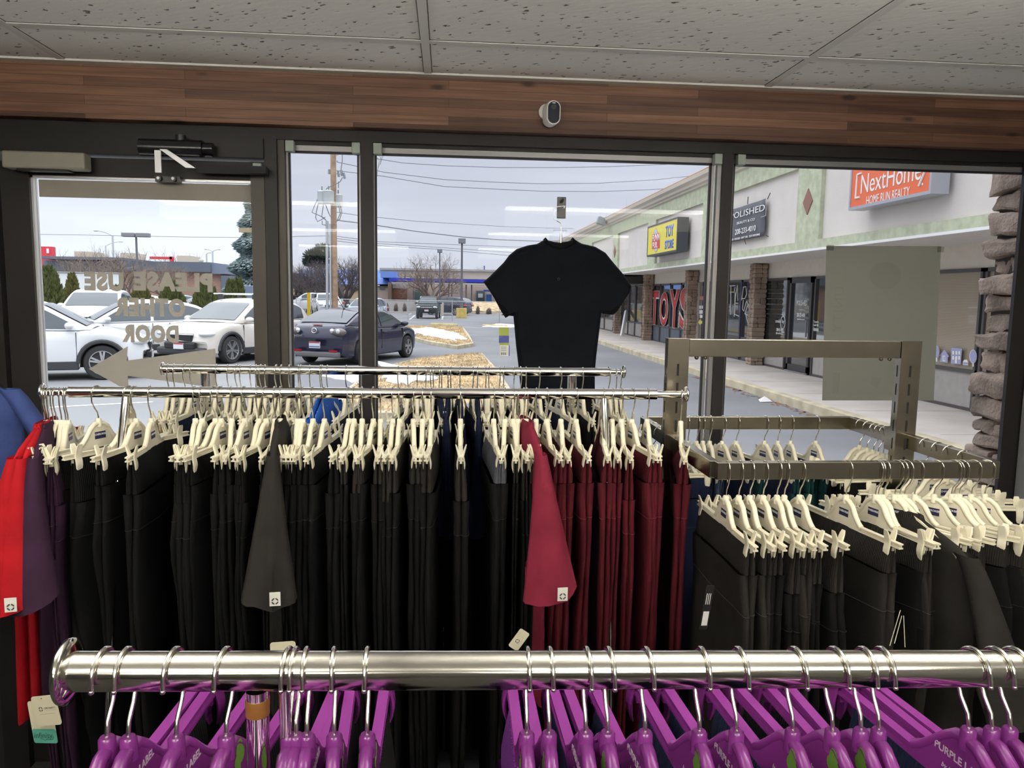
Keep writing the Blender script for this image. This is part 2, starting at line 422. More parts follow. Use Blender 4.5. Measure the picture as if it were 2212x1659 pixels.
MB().box((-.715, 2.7475, 1.902), (-.668, 2.7495, 1.917)).build('tape', mat('yellowed_tape', (.62, .58, .44), .6), door)
corner_block(door, -.640, 2.128); corner_block(door, -1.475, 2.150)
def door_word(word, pxL, pxR, py, h_px, tilt=0.0):
    a = PY(pxL, py, 2.746); c = PY(pxR, py, 2.746)
    hh = (PY((pxL+pxR)/2, py-h_px/2, 2.746)-PY((pxL+pxR)/2, py+h_px/2, 2.746)).z
    me = text_mesh(word, 1.0, depth=.01, bold=.062, spacing=1.13)
    xs = [v.co.x for v in me.vertices]; ys = [v.co.y for v in me.vertices]
    sx_ = (c-a).x/(max(xs)-min(xs)); sy_ = hh/(max(ys)-min(ys))
    cx_, cy_ = (max(xs)+min(xs))/2, (max(ys)+min(ys))/2
    me.transform(Matrix.Translation((-cx_, -cy_, 0)))
    me.transform(Matrix.Diagonal((-sx_, sy_, .08, 1))); me.flip_normals()
    me.materials.clear(); me.materials.append(TAN)
    o = link('vinyl_lettering', me, door)
    o.matrix_local = Matrix.Translation((a+c)/2) @ Matrix.Rotation(tilt, 4, 'Y') @ Matrix.Rotation(rad(90), 4, 'X')
door_word('PLEASE', 289, 459, 609, 42, rad(.6))
door_word('USE', 182, 267, 608, 42, rad(.6))
door_word('OTHER', 246, 400, 664, 41, rad(.6))
door_word('DOOR', 264, 386, 721, 39, rad(.6))
ar = [PY(x, y, 2.746) for x, y in ((192, 797), (276, 748), (274, 779), (465, 753), (468, 838), (276, 812), (278, 845))]
amx = Matrix(((1, 0, 0, 0), (0, 0, -1, 2.746), (0, 1, 0, 0), (0, 0, 0, 1)))
MB().prism([(p.x, p.z) for p in ar], .001, amx).build('vinyl_arrow', TAN, door)

# alarm box, door closer, camera on the beam
bx = PY(20, 330, 2.70); by = PY(206, 372, 2.70)
t_ = thing('door_sensor_box', 'beige box sensor mounted above the shop door', 'sensor', (bx.x, 2.705, by.z))
bevel(MB().box((0, -.055, 0), (by.x-bx.x-.012, .0, bx.z-by.z)).build('housing', mat('beige_plastic', (.27, .255, .21), .45), t_), .006)
MB().box((.04, -.045, -.006), (.20, -.01, .001)).build('lens', BLACK_P, t_)
c0 = PY(312, 322, 2.70); c1 = PY(468, 330, 2.70)
t_ = thing('door_closer', 'black hydraulic door closer with folding arm over the door', 'door closer', (c0.x, 2.70, c0.z))
L_ = c1.x-c0.x
k = MB(); k.tube([(0, -.035, 0), (L_*.86, -.035, 0)], .027, 18); k.tube([(L_*.86, -.035, 0), (L_, -.035, 0)], .020, 14)
k.box((0, -.03, -.02), (L_*.95, 0.0, .02)); k.build('closer_body', mat('closer_black', (.012, .012, .015), .22), t_, 40)
MB().tube([(L_*.55, -.03, .02), (L_*.55, -.03, .042)], .017, 12).build('pinion', BLACK_P, t_, 40)
SIL = mat('silver_arm', (.42, .42, .44), .35, metal=.6)
MB().box((.058, -.075, -.085), (.078, -.069, -.015)).build('short_arm', SIL, t_)
MB().add([(.075, -.078, -.012), (.098, -.078, -.012), (.185, -.078, -.068), (.155, -.078, -.068), (.075, -.074, -.012), (.098, -.074, -.012), (.185, -.074, -.068), (.155, -.074, -.068)],
         [(0, 1, 2, 3), (7, 6, 5, 4), (0, 4, 5, 1), (1, 5, 6, 2), (2, 6, 7, 3), (3, 7, 4, 0)]).build('long_arm', SIL, t_)
MB().box((.18, -.05, -.075), (L_+.17, -.012, -.052)).build('holder_rod', mat('rod_black', (.006, .006, .008), .7), t_)
k = MB()
for x in (.045, .092): k.tube([(x, .02, -.094), (x, -.012, -.094)], .009, 12)
k.box((.03, .0, -.104), (.11, .02, -.086)); k.build('bracket', BLACK_P, t_, 40)
k = MB()
for x in (.045, .092): k.tube([(x, -.012, -.094), (x, -.015, -.094)], .005, 10)
k.build('screw', SIL, t_, 40)

cp = PY(1197, 246, 2.62)
t_ = thing('security_camera', 'small white oval security camera fixed to the timber beam', 'camera', (cp.x, 2.66, cp.z))
def oval(hw, hh, n=28):
    pts = []
    for i in range(n):
        a = 2*PI*i/n; x = hw*math.cos(a); z = hw*math.sin(a)
        pts.append((x, z + (hh-hw)*(1 if math.sin(a) >= 0 else -1)))
    return pts
wc = mat('camera_white', (.74, .73, .70), .35)
rows = []
for hw, hh, y in ((.014, .022, 0.0), (.020, .034, -.006), (.0245, .040, -.020), (.0245, .040, -.052), (.0225, .038, -.060)):
    off = -.012*(1-(-y/.06)) - .004
    rows.append([Vector((p[0]+off, y, p[1])) for p in oval(hw, hh)])
k = MB(); k.grid(rows, True); k.add(rows[-1], [tuple(range(28))]); k.build('shell', wc, t_, 50)
MB().prism(oval(.0195, .035), .003, Matrix(((1, 0, 0, -.004), (0, 0, -1, -.0605), (0, 1, 0, 0), (0, 0, 0, 1)))).build('face', mat('camera_face', (.018, .020, .032), .12, coat=.5), t_)
MB().tube([(-.004, -.062, .018), (-.004, -.0635, .018)], .008, 16).build('lens', BLACK_P, t_)
MB().cbox((-.004, -.0622, .030), (.010, .001, .0025)).build('light', WHITE_INK, t_)
MB().tube([(-.022, .002, .012), (-.022, -.012, .012)], .026, 20).build('mount', wc, t_, 40)

# ceiling lights (unseen, out of the frame; hung low, uplight added to brighten the ceiling)
lens = mat('light_lens', (.9, .9, .85), .4, emit=((1.0, .93, .74), LAMP))
up_glow_m = mat('added_uplight', (.9, .9, .85), .4, emit=((1.0, .965, .90), LAMP*6.3))  # added upward glow, there only to brighten the ceiling
lh = mat('light_housing', (.8, .8, .78), .4)
for i, (x, y, lb) in enumerate(((-1.05, .75, 'over the front rail, door side'), (.95, .75, 'over the front rail, steel fixture side'), (-1.05, -1.2, 'second row, door side'), (.95, -1.2, 'second row, steel fixture side'), (-1.05, -3.4, 'deepest row, door side'), (.95, -3.4, 'deepest row, steel fixture side'))):
    r_ = thing('ceiling_light', 'long suspended fluorescent ceiling light with added uplight, ' + lb, 'light', (x, y, CEIL), group='ceiling lights')
    MB().box((-.62, -.06, -.235), (.62, .06, -.21)).build('housing', lh, r_)
    MB().box((-.60, -.11, -.30), (.60, .11, -.2351)).build('lens', lens, r_)
    MB().box((-.60, -.10, -.2099), (.60, .10, -.19)).build('added_uplight', up_glow_m, r_)
    for q in (-.5, .5): MB().tube([(q, 0, -.2), (q, 0, 0)], .003, 6).build('wire', lh, r_)
# hairline crack in the corner of the middle pane
k = MB()
for pts in ([(826, 327), (823, 345), (816, 365), (813, 392)], [(812, 330), (822, 340), (823, 350)], [(834, 326), (827, 338), (821, 356)], [(813, 338), (819, 347), (816, 365)]):
    k.tube([PY(x, y, 2.7525) for x, y in pts], .0006, 4)
k.build('glass_crack', mat('crack_grey', (.35, .36, .38), .5), w2)
# ================================================================ HANGERS
def arc(cy, cz, r, a0, a1, n):
    return [(0, cy+r*math.cos(rad(a0+(a1-a0)*i/n)), cz+r*math.sin(rad(a0+(a1-a0)*i/n))) for i in range(n+1)]
def hook_mesh(name, R, hk, wire, tip, shank, s_=1, knob=False):
    # origin on top of the bar; s_ = -1 brings the shank to the near (-y) side of the bar, +1 to the far side
    pts = [(0, -s_*(R+.001), -R-tip)] + arc(0, -R, R, 180, 0, 12) if s_ == 1 else [(0, R+.001, -R-tip)] + arc(0, -R, R, 0, 180, 12)
    pts = [(p[0], p[1], p[2]+wire) for p in pts]
    pts += [(0, s_*R, -R-shank*.5), (0, s_*R*.98, -R-shank), (0, s_*R*.62, -R-shank-.014), (0, s_*R*.12, -R-shank-.026), (0, 0, -R-shank-.036), (0, 0, -hk-.004)]
    k = MB(); k.tube(pts, wire, 7)
    if knob: k.ball(pts[0], wire*1.2, 8, 5)
    return k.mesh(name, WIRE, 60)
def dome_mesh(name, m, hk, hw, dh, arm, arm_h=.011, th=.0065, droop=0.0):
    z0 = -hk
    poly = [(-.004, z0-.004), (-.014, z0-.008), (-.024, z0-.018), (-hw*.72, z0-dh*.70), (-hw*.92, z0-dh*.92), (-hw*1.12, z0-dh), (-hw*1.12, z0-dh-arm_h),
            (-hw*.8, z0-dh-arm_h*1.35), (-hw*.3, z0-dh-arm_h*.9)]
    poly = poly + [(-y, z) for y, z in reversed(poly)]
    mx = Matrix(((0, 0, 1, 0), (1, 0, 0, 0), (0, 1, 0, 0), (0, 0, 0, 1)))
    k = MB(); k.prism(poly, th, mx)
    ridge = [(0, -hw*1.1, z0-dh-.002), (0, -hw*.9, z0-dh*.90), (0, -hw*.7, z0-dh*.68), (0, -.024, z0-.017), (0, -.012, z0-.008), (0, 0, z0-.006), (0, .012, z0-.008), (0, .024, z0-.017), (0, hw*.7, z0-dh*.68), (0, hw*.9, z0-dh*.90), (0, hw*1.1, z0-dh-.002)]
    k.tube(ridge, .0058, 12)
    k.tube([(0, 0, z0-.014), (0, 0, z0+.003), (0, 0, z0+.005)], [.0070, .0066, .0052], 14)
    for s_ in (-1, 1):
        a, c = hw*1.05, arm
        def bar(dx0, dx1, dz0, dz1):
            vs = [Vector((x, s_*y, z0-dh+dz-(droop*((y-a)/(c-a))**1.25 if droop else 0))) for y in (a, (a+c)/2, c) for x, dz in ((dx0, dz0), (dx1, dz0), (dx1, dz1), (dx0, dz1))]
            fs = []
            for i in (0, 4):
                fs += [(i+j, i+(j+1) % 4, i+4+(j+1) % 4, i+4+j) for j in range(4)]
            fs += [(3, 2, 1, 0), (8, 9, 10, 11)]
            k.add(vs, fs)
        bar(-.0052, .0052, -.0028, 0); bar(-.0052, .0052, -arm_h, -arm_h+.0028); bar(-.0016, .0016, -arm_h+.002, -.002)
        if droop:
            bar(-.0085, .0085, -arm_h, .0015)
    return k.mesh(name, m, 48)
def clip_mesh(name, m, za):
    k = MB()
    for s_ in (-1, 1):
        rows = []
        for i in range(11):
            t = i/10; z = za+.026-.066*t
            hw = .0088*(1-abs(2*t-.9)**5*.55) if t > .05 else .0055
            hw = max(.0045, hw)
            xc = .0042 + .0075*max(0, (.42-t)/.42)**1.2 + .0035*math.sin(PI*max(0, (t-.42)/.58))
            th = .0020*math.sin(PI*(.06+.88*t))**.6 + .0004
            rows.append([Vector((s_*(xc+th), -hw*.8, z)), Vector((s_*(xc+th*1.15), 0, z)), Vector((s_*(xc+th), hw*.8, z)), Vector((s_*xc, hw, z)), Vector((s_*(xc-th), hw*.8, z)), Vector((s_*(xc-th), -hw*.8, z)), Vector((s_*xc, -hw, z))])
        k.grid(rows, True); k.add(rows[0], [tuple(range(7))]); k.add(rows[-1], [tuple(range(7))])
    k.cbox((0, 0, za-.004), (.0125, .009, .010))
    k.cbox((0, -.008, za-.012), (.005, .006, .007)); k.cbox((0, .008, za-.012), (.005, .006, .007))
    return k.mesh(name, m, 40)

HK = .080; ZA = -HK-.052-.0055
H_HOOK = hook_mesh('hook', .0165, HK, .0016, .006, .018, -1)
H_BODY = dome_mesh('hanger_body', CREAM, HK, .050, .052, .172)
H_CLIP = clip_mesh('clip', CREAM, ZA)
H_SHIRT = dome_mesh('hanger_body', CREAM, HK, .045, .030, .160, droop=.056)
k = MB()
for s_ in (-1, 1): k.cbox((s_*.0036, 0, -HK-.034), (.0007, .030, .0165))
H_LABEL = k.mesh('size_label', NAVY_LABEL)
lt = text_mesh('CHEROKEE', .0062, depth=.0003, bold=.0001); lt2 = text_mesh('UNIFORMS', .0026, depth=.0003)
def two_sided(me, dz, name, m, off=.0041):
    bm = bmesh.new()
    for s_ in (1, -1):
        mx = Matrix(((0, 0, s_, s_*off), (s_, 0, 0, 0), (0, 1, 0, dz), (0, 0, 0, 1)))
        tmp = me.copy(); tmp.transform(mx); bm.from_mesh(tmp); bpy.data.meshes.remove(tmp)
    out = bpy.data.meshes.new(name); bm.to_mesh(out); bm.free(); out.materials.append(m); return out
H_LTXT = two_sided(lt, -HK-.032, 'label_lettering', WHITE_INK)

def make_hanger(kind, name):
    r = bpy.data.objects.new(name, None); COL.objects.link(r); r.empty_display_size = .03; r['category'] = 'hanger'
    link('hook', H_HOOK, r)
    link('hanger_body', H_BODY if kind == 'clip' else H_SHIRT, r)
    if kind == 'clip':
        for y in (-.140, .140):
            c = link('clip', H_CLIP, r); c.location = (0, y, 0)
        l_ = link('size_label', H_LABEL, r); link('label_lettering', H_LTXT, l_)
    return r
HPROTO = {'clip': make_hanger('clip', 'clip_hanger'), 'shirt': make_hanger('shirt', 'shirt_hanger')}
H_USED = {'clip': False, 'shirt': False}
def put_hanger(kind, p, rz, label, group):
    if not H_USED[kind]:
        H_USED[kind] = True; o = HPROTO[kind]; o.location = p; o.rotation_euler = (0, 0, rz); o['label'] = label; o['group'] = group
        return o
    return dup(HPROTO[kind], p, rz, label, group)

# ================================================================ GARMENTS
def sect(L, T, e, wav, ph, yo):
    P_ = []
    def dx(y): return wav*math.sin(y*17+ph)
    ys = [-L+e + (2*L-2*e)*i/6 for i in range(7)]
    for y in ys[:-1]: P_.append((T+dx(y), y))
    for i in range(5): a = PI*i/5; P_.append((T/2+T/2*math.cos(a)+dx(L), L-e+e*math.sin(a)+yo[0]))
    for i in range(6): a = PI*i/5; P_.append((-T/2+T/2*math.cos(a)+dx(L), L-e+e*math.sin(a)+yo[1]))
    for y in reversed(ys[1:-1]): P_.append((-T+dx(y), y))
    for i in range(5): a = PI*i/5; P_.append((-T/2-T/2*math.cos(a)+dx(-L), -L+e-e*math.sin(a)+yo[2]))
    for i in range(6): a = PI*i/5; P_.append((T/2-T/2*math.cos(a)+dx(-L), -L+e-e*math.sin(a)+yo[3]))
    return P_
def pants_meshes(seed, length=.98):
    r = random.Random(seed)
    e = .014; ph = r.uniform(0, 6)
    wb_h = r.choice((.055, .075, .095))
    rows = []
    for i in range(7):
        t = i/6; z = .004 - wb_h*t
        T = .0062 + .0075*min(1, t*1.6); L = .150+.004*t
        rows.append([Vector((x, y, z)) for x, y in sect(L, T, e, .0012*t, ph, (0, 0, 0, 0))])
    k = MB(); k.grid(rows, True)
    inner = [[Vector((p.x*.45, p.y*.97, p.z-d)) for p in rows[0]] for d in (0, .02)]
    k.grid([rows[0], inner[0], inner[1]], True, True)
    wm_ = k.mesh('waistband', FAB['black_rib'], 60)
    rows = []
    yoke = r.uniform(.06, .11)
    N = 22
    offs = [[r.uniform(-1, 1) for _ in range(4)] for _ in range(8)]
    for i in range(N+1):
        t = i/N; z = -wb_h+.003 - (length-wb_h)*t
        d = -z-wb_h
        T = .0145 + .0030*math.exp(-d/.03) + (.0022 if d < yoke else 0) - .0012*t + .0012*math.sin(d*23+ph)
        L = .152 + .014*math.sin(min(1, d/.22)*PI/2) - .040*max(0, t-.25)/.75
        q = min(6.999, t*7); a = int(q); f_ = q-a; f_ = f_*f_*(3-2*f_)
        yo = [(offs[a][j]*(1-f_)+offs[a+1][j]*f_)*.013*min(1, d/.08) for j in range(4)]
        rows.append([Vector((x, y, z)) for x, y in sect(L, T, e, .0015+.0030*min(1, d/.3), ph+d*2.2, yo)])
    k = MB(); k.grid(rows, True); k.add(rows[-1], [tuple(range(len(rows[0])))])
    k.add([Vector((p.x*.6, p.y*.95, p.z)) for p in rows[0]], [tuple(range(len(rows[0])))])
    lm = k.mesh('legs', FAB['black'], 65)
    q_ = min(range(len(rows)), key=lambda i_: abs(-rows[i_][0].z-wb_h-yoke))
    lp = [Vector((p.x*1.03, p.y*1.004, p.z-.004*math.cos(p.y*20))) for p in rows[q_]]
    k = MB(); k.tube(lp+[lp[0]], .0008, 4, False)
    return wm_, lm, k.mesh('seam', FAB['black_seam'])
PANTS = [pants_meshes(s_) for s_ in range(1, 9)]
rnd = random.Random(11)
def put_pants(p, rz, colour, label, group, thick=1.0, ribs=None, var=None):
    v = PANTS[rnd.randrange(len(PANTS)) if var is None else var]
    r = thing('scrub_pants', label, 'trousers', p, rz, group)
    for me, nm, c in ((v[0], 'waistband', (ribs or colour)+'_rib'), (v[1], 'legs', colour), (v[2], 'seam', colour+'_seam')):
        o = link(nm, me, r); o.scale = (thick, 1, 1)
        o.material_slots[0].link = 'OBJECT'; o.material_slots[0].material = FAB[c]
    return r
ZP = ZA-.010       # waistband top below the hook's bar contact

def ell(cx, cy, cz, ax, ay, n=16, wob=0, ph=0):
    return [Vector((cx+ax*math.cos(2*PI*i/n)*(1+wob*math.sin(3*2*PI*i/n+ph)), cy+ay*math.sin(2*PI*i/n)*(1+wob*math.cos(2*2*PI*i/n+ph)), cz)) for i in range(n)]
def top_meshes(seed, wide=1.0):
    r = random.Random(seed); ph = r.uniform(0, 6)
    k = MB(); rows = []
    for z, L, T in ((-.085, .070, .012), (-.098, .105, .016), (-.115, .155, .018), (-.135, .185, .019), (-.17, .200, .021), (-.24, .205, .023), (-.35, .205, .023), (-.50, .21, .022), (-.62, .218, .021), (-.70, .222, .020)):
        rows.append([Vector((p.x+.006*math.sin(p.y*14+ph)*min(1, -z*1.6), p.y, z)) for p in ell(0, 0, 0, T, L, 24)])
    k.grid(rows, True); k.add(rows[-1], [tuple(range(24))])
    body = k.mesh('body', FAB['black'], 70)
    sl = []
    for s_ in (-1, 1):
        k = MB(); rows = []
        for t in (0, .08, .2, .4, .6, .8, .93, 1.0):
            y = s_*(.175+.125*t**.8); z = -.125-.275*t
            ax = (.014+.044*t**1.1)*wide; ay = .026+.002*t
            n = 18
            rr_ = []
            for i in range(n):
                a = 2*PI*i/n; cx_ = math.cos(a); sy_ = math.sin(a)
                fold = (.016*max(0, 1-abs(cx_-.25)*2.2)+.007*math.sin(cx_*7+ph))*t
                rr_.append(Vector((ax*cx_, y+s_*(ay*sy_+(fold if sy_ > 0 else -fold*.3)), z-.016*cx_*t*t*math.cos(ph)-.012*sy_*t)))
            rows.append(rr_)
        k.grid(rows, True)
        ins = [[Vector((p.x*f_, p.y-s_*dy, p.z+dz)) for p in rows[-1]] for f_, dz, dy in ((.93, .004, .004), (.8, .06, .045))]
        k.grid([rows[-1]]+ins, True)
        sl.append(k.mesh('sleeve', FAB['black'], 70))
    k = MB()
    k.grid([[Vector((p.x, p.y, z)) for p in ell(0, 0, 0, T, L, 20)] for z, L, T in ((-.088, .072, .014), (-.076, .066, .012), (-.074, .060, .008), (-.09, .058, .006))], True)
    band = k.mesh('neckband', FAB['black_rib'], 60)
    return body, sl, band
TOPS = [top_meshes(s_) for s_ in (3, 5, 9)]
LABEL_W = mat('white_woven_label', (.78, .77, .72), .7)
def ring_logo(k, c, r0, r1, ux, uz, n=16, gaps=4):
    for g_ in range(gaps):
        a0 = 2*PI*g_/gaps+.18; a1 = 2*PI*(g_+1)/gaps-.18; m_ = 5
        vs = []
        for i in range(m_+1):
            a = a0+(a1-a0)*i/m_
            for q in (r0, r1): vs.append(Vector(c)+Vector(ux)*math.cos(a)*q+Vector(uz)*math.sin(a)*q)
        k.add(vs, [(2*i, 2*i+1, 2*i+3, 2*i+2) for i in range(m_)])
def put_top(p, rz, colour, label, group=None, var=0, tagged=False, thick=1.0, ribs=None):
    v = TOPS[var]; r = thing('scrub_shirt', label, 'shirt', p, rz, group)
    parts = [(v[0], 'body', colour), (v[1][0], 'sleeve', colour), (v[1][1], 'sleeve', colour), (v[2], 'neckband', (ribs or colour)+'_rib')]
    for me, nm, c in parts:
        o = link(nm, me, r); o.scale = (thick, 1, 1)
        o.material_slots[0].link = 'OBJECT'; o.material_slots[0].material = FAB[c]
    if tagged:
        s_ = MB().cbox((.016, -.3465, -.384), (.021, .002, .028)).build('sleeve_label', LABEL_W, r)
        s_['label'] = 'white woven label'
        k = MB(); ring_logo(k, (.016, -.3480, -.388), .0042, .0070, (1, 0, 0), (0, 0, 1)); k.build('emblem', DARK_INK, s_)
    return r

# ================================================================ ROLLING RACKS
RUB = mat('caster_rubber', (.02, .02, .02), .6)
def rail_rack(label, Y, z, xa, xa2, xb2, xb, ups, style):
    r = thing('clothes_rack', label, 'clothes rack', ((xa+xb)/2, Y, 0))
    ox = (xa+xb)/2
    k = MB(); k.tube([(xa2-ox, 0, z), (xb2-ox, 0, z)], .0130, 24); k.build('rail', CHROME, r, 40)
    for a, c in ((xa, xa2), (xb2, xb)):
        if abs(c-a) > .01:
            MB().tube([(a-ox, 0, z), (c-ox+(.1 if a < c and a == xa else 0), 0, z)] if a == xa else [(a-ox-.1, 0, z), (c-ox, 0, z)], .0085, 18).build('extension_rod', CHROME, r, 40)
    for x in (xa, xb):
        k = MB(); mx = Matrix.Translation((x-ox, 0, z)) @ Matrix.Rotation(rad(90), 4, 'Y')
        k.lathe([(.006, -.004), (.017, -.0035), (.020, -.001), (.020, .001), (.017, .0035), (.006, .004)], 24, mx); k.build('end_cap', CHROME, r, 50)
    for x in ups:
        k = MB()
        if style == 'post':
            k.tube([(x-ox, 0, z-.010), (x-ox, 0, .12)], .0135, 18); k.tube([(x-ox, 0, z-.095), (x-ox, 0, z-.10)], .0155, 18)
        else:
            for s_ in (-1, 1):
                k.tube([(x-ox, .004*s_, z-.012), (x-ox, .10*s_, z-.28), (x-ox, .27*s_, .10)], .0085, 12)
        k.build('upright', CHROME, r, 50)
        k = MB(); k.tube([(x-ox, -.27, .10), (x-ox, .27, .10)], .0125, 14); k.build('foot_bar', CHROME, r, 50)
        for s_ in (-1, 1):
            k = MB(); k.tube([(x-ox-.012, .25*s_, .036), (x-ox+.012, .25*s_, .036)], .036, 20); k.tube([(x-ox, .25*s_, .05), (x-ox, .25*s_, .1)], .008, 8); k.build('caster', RUB, r, 40)
    k = MB(); k.tube([(ups[0]-ox, 0, .12), (ups[1]-ox, 0, .12)], .011, 14); k.build('base_bar', CHROME, r, 50)
    return r
BY, BZ = 1.85, 1.463
CY, CZ = 2.25, 1.478
def bx_(px, Y): return PY(px, 848, Y).x
rail_rack('long chrome rail of black and maroon trousers with thin extended ends', BY, BZ, bx_(93, BY), bx_(150, BY), bx_(1418, BY), bx_(1482, BY), (bx_(273, BY), bx_(1305, BY)), 'aframe')
rail_rack('shorter chrome rail nearest the window, carrying dark garments', CY, CZ, bx_(354, CY), bx_(356, CY), bx_(1317, CY), bx_(1346, CY), (bx_(445, CY), bx_(1235, CY)), 'post')

# ---- middle rail: hooks in order from the door end
HB = [96, 99, 103, 112, 119, 130, 139, 144, 210, 278, 291, 324, 420, 435, 463, 476, 499, 527, 557, 573, 593, 605, 641, 646, 653, 675, 700, 753, 764, 782, 806, 822, 848, 863, 893, 913, 932, 995,
      1067, 1091, 1109, 1120, 1132, 1138, 1159, 1182, 1213, 1246, 1305, 1324, 1344, 1367, 1400, 1473]
xsB = [bx_(p, BY) for p in HB]
def gaps(xs, lo=.45, hi=1.0, unit=.030):
    out = []
    for i, x in enumerate(xs):
        l = x-xs[i-1] if i > 0 else .05; r = xs[i+1]-x if i < len(xs)-1 else .05
        out.append(max(lo, min(hi, (l+r)/2/unit)))
    return out
tb = gaps(xsB)
rA = random.Random(5)
GB = 'hangers along the longer chrome rail'
for i, (px, x) in enumerate(zip(HB, xsB)):
    tw = rad(rA.uniform(-7, 7))
    if px < 150: tw = rad((7, 11, 17)[i]) if px < 106 else rad(rA.uniform(8, 15))
    elif px < 600: tw = rad(rA.uniform(-16, 10))
    if px == 210: tw = rad(-24)
    if px == 278: tw = rad(-28)
    if px == 1473: tw = rad(-13)
    zt = BZ+.013 if 150 < px < 1420 else BZ+.0085
    p = Vector((x, BY, zt))
    top = px in (96, 99, 103, 605, 1138)
    o = nth(i+1)
    put_hanger('shirt' if top else 'clip', p, tw, ('cream shirt hanger' if top else 'cream clip hanger')+', %s hook from the door end of the longer chrome rail' % o, GB)
    if top:
        col = {96: 'red', 99: 'red', 103: 'plum', 605: 'charcoal', 1138: 'wine'}[px]
        lab = {96: 'red scrub top, outermost garment on the longer chrome rail beside the door', 99: 'red scrub top with white sleeve label, second garment from the door end',
               103: 'dark plum scrub top hanging between red tops and plum trousers', 605: 'charcoal short sleeve with white label among the black trousers',
               1138: 'wine red scrub top, bright sleeve where black trousers meet maroon ones'}[px]
        put_top(p, tw, col, lab, None, i % 3, tagged=px in (99, 605, 1138), thick={605: .95, 1138: 1.0}.get(px, .9))
    else:
        col = 'plum' if px < 150 else ('maroon' if px > 1140 else 'black')
        ribs = None
        if col == 'black' and (760 < px < 1000 or 1100 < px < 1136): ribs = 'charcoal'
        if px in (1067, 1091): ribs = 'grey'
        put_pants(p+Vector((0, 0, ZP)), tw, col, '%s scrub trousers clipped up, %s garment from the door end of the longer rail' % ({'plum': 'dark plum', 'black': 'black', 'maroon': 'maroon'}[col], o), '%s trousers on the longer chrome rail' % col, tb[i], ribs)

# ---- rail nearest the window
HC = [365, 378, 401, 416, 470, 494, 513, 521, 543, 555, 565, 574, 598, 609, 626, 646, 651, 670, 693, 697, 708, 749, 861, 882, 901, 919, 931, 937, 948, 954, 968, 974, 993, 1021, 1031, 1049, 1056, 1078, 1088,
      1109, 1124, 1136, 1164, 1210, 1257, 1314, 1330, 1339]
xsC = [bx_(p, CY) for p in HC]
tcn = gaps(xsC)
GC = 'hangers along the chrome rail nearest the window'
for i, (px, x) in enumerate(zip(HC, xsC)):
    tw = rad(rA.uniform(-7, 7)); p = Vector((x, CY, CZ+.013 if px < 1316 else CZ+.0085)); o = nth(i+1)
    top = px in (697, 708, 948, 968, 993, 1031)
    put_hanger('shirt' if top else 'clip', p, tw, 'cream %s hanger, %s hook from the door end of the window-side rail' % ('shirt' if top else 'clip', o), GC)
    if top:
        c = 'royal' if px < 720 else 'navy'
        put_top(p, tw, c, '%s scrub top, %s garment from the door end of the window-side rail' % ({'royal': 'royal blue', 'navy': 'navy'}[c], o), 'tops on the window-side rail', i % 3, thick=.5)
    else:
        c = 'khaki' if px < 390 else ('navy' if (i*7) % 10 < 5 else ('black' if (i*7) % 10 < 9 else 'grey'))
        put_pants(p+Vector((0, 0, ZP)), tw, c, '%s trousers, %s garment from the door end of the window-side rail' % ({'grey': 'dark grey', 'khaki': 'tan', 'navy': 'navy', 'black': 'black'}[c], o), '%s trousers on the window-side rail' % c, tcn[i])

# ================================================================ STEEL FOUR-SIDED FIXTURE
FX0, FX1, FY0, FY1, FZ = .580, 1.225, 1.590, 2.220, 1.350
fx = thing('steel_garment_fixture', 'square brushed steel garment fixture with two slotted posts and ring rail', 'clothes rack', ((FX0+FX1)/2, (FY0+FY1)/2, 0))
cxf, cyf = (FX0+FX1)/2, (FY0+FY1)/2
hw_, hd_ = (FX1-FX0)/2, (FY1-FY0)/2
for a, c in (((-hw_, -hd_-.0), (hw_, -hd_)), ((-hw_, hd_), (hw_, hd_))):
    bevel(MB().box((a[0], a[1]-.010, FZ-.038), (c[0], a[1]+.010, FZ)).build('front_rail' if a[1] < 0 else 'back_rail', STEEL, fx), .0012)
for x in (-hw_, hw_):
    bevel(MB().box((x-.010, -hd_+.0101, FZ-.0382), (x+.010, hd_-.0101, FZ-.0002)).build('side_rail', STEEL, fx), .0012)
PYf = 1.93-cyf
POSTW = .055
pxs = (.588-cxf, 1.2115-cxf)
for x in pxs:
    k = MB()
    # hollow slotted post: faces split around the slots
    zt, zb = 1.598, .06
    k.box((x-POSTW/2, PYf-.014, zb), (x+POSTW/2, PYf+.014, zt))
    k.cur = 1; z = zt-.065
    while z > .2:
        k.box((x-.0028, PYf-.0147, z-.030), (x+.0028, PYf-.0138, z)); k.box((x-POSTW/2-.0007, PYf-.002, z-.030), (x-POSTW/2+.0002, PYf+.002, z)); z -= .0485
    o = bevel(k.build('post', [STEEL, mat('slot_black', (.004, .004, .004), .9)], fx), .0004)
    k = MB(); k.box((x-.028, PYf-.30, .03), (x+.028, PYf+.30, .06)); k.build('foot', STEEL, fx)
    for s_ in (-1, 1): MB().tube([(x, PYf+.28*s_, 0), (x, PYf+.28*s_, .03)], .018, 14).build('leveller', BLACK_P, fx, 40)
bevel(MB().box((pxs[0]+POSTW/2+.001, PYf-.012, 1.552), (pxs[1]-POSTW/2-.001, PYf+.012, 1.597)).build('crossbar', STEEL, fx), .0015)
for x in (pxs[0]+.052, pxs[0]+.075, pxs[1]-.052, pxs[1]-.075): MB().ball((x, PYf, 1.549), (.006, .006, .006), 10, 6).build('bolt', STEEL, fx, 60)
for x in pxs: MB().box((x-.020, PYf+.013, FZ-.05), (x+.020, PYf+.05, FZ+.012)).build('bracket', STEEL, fx)

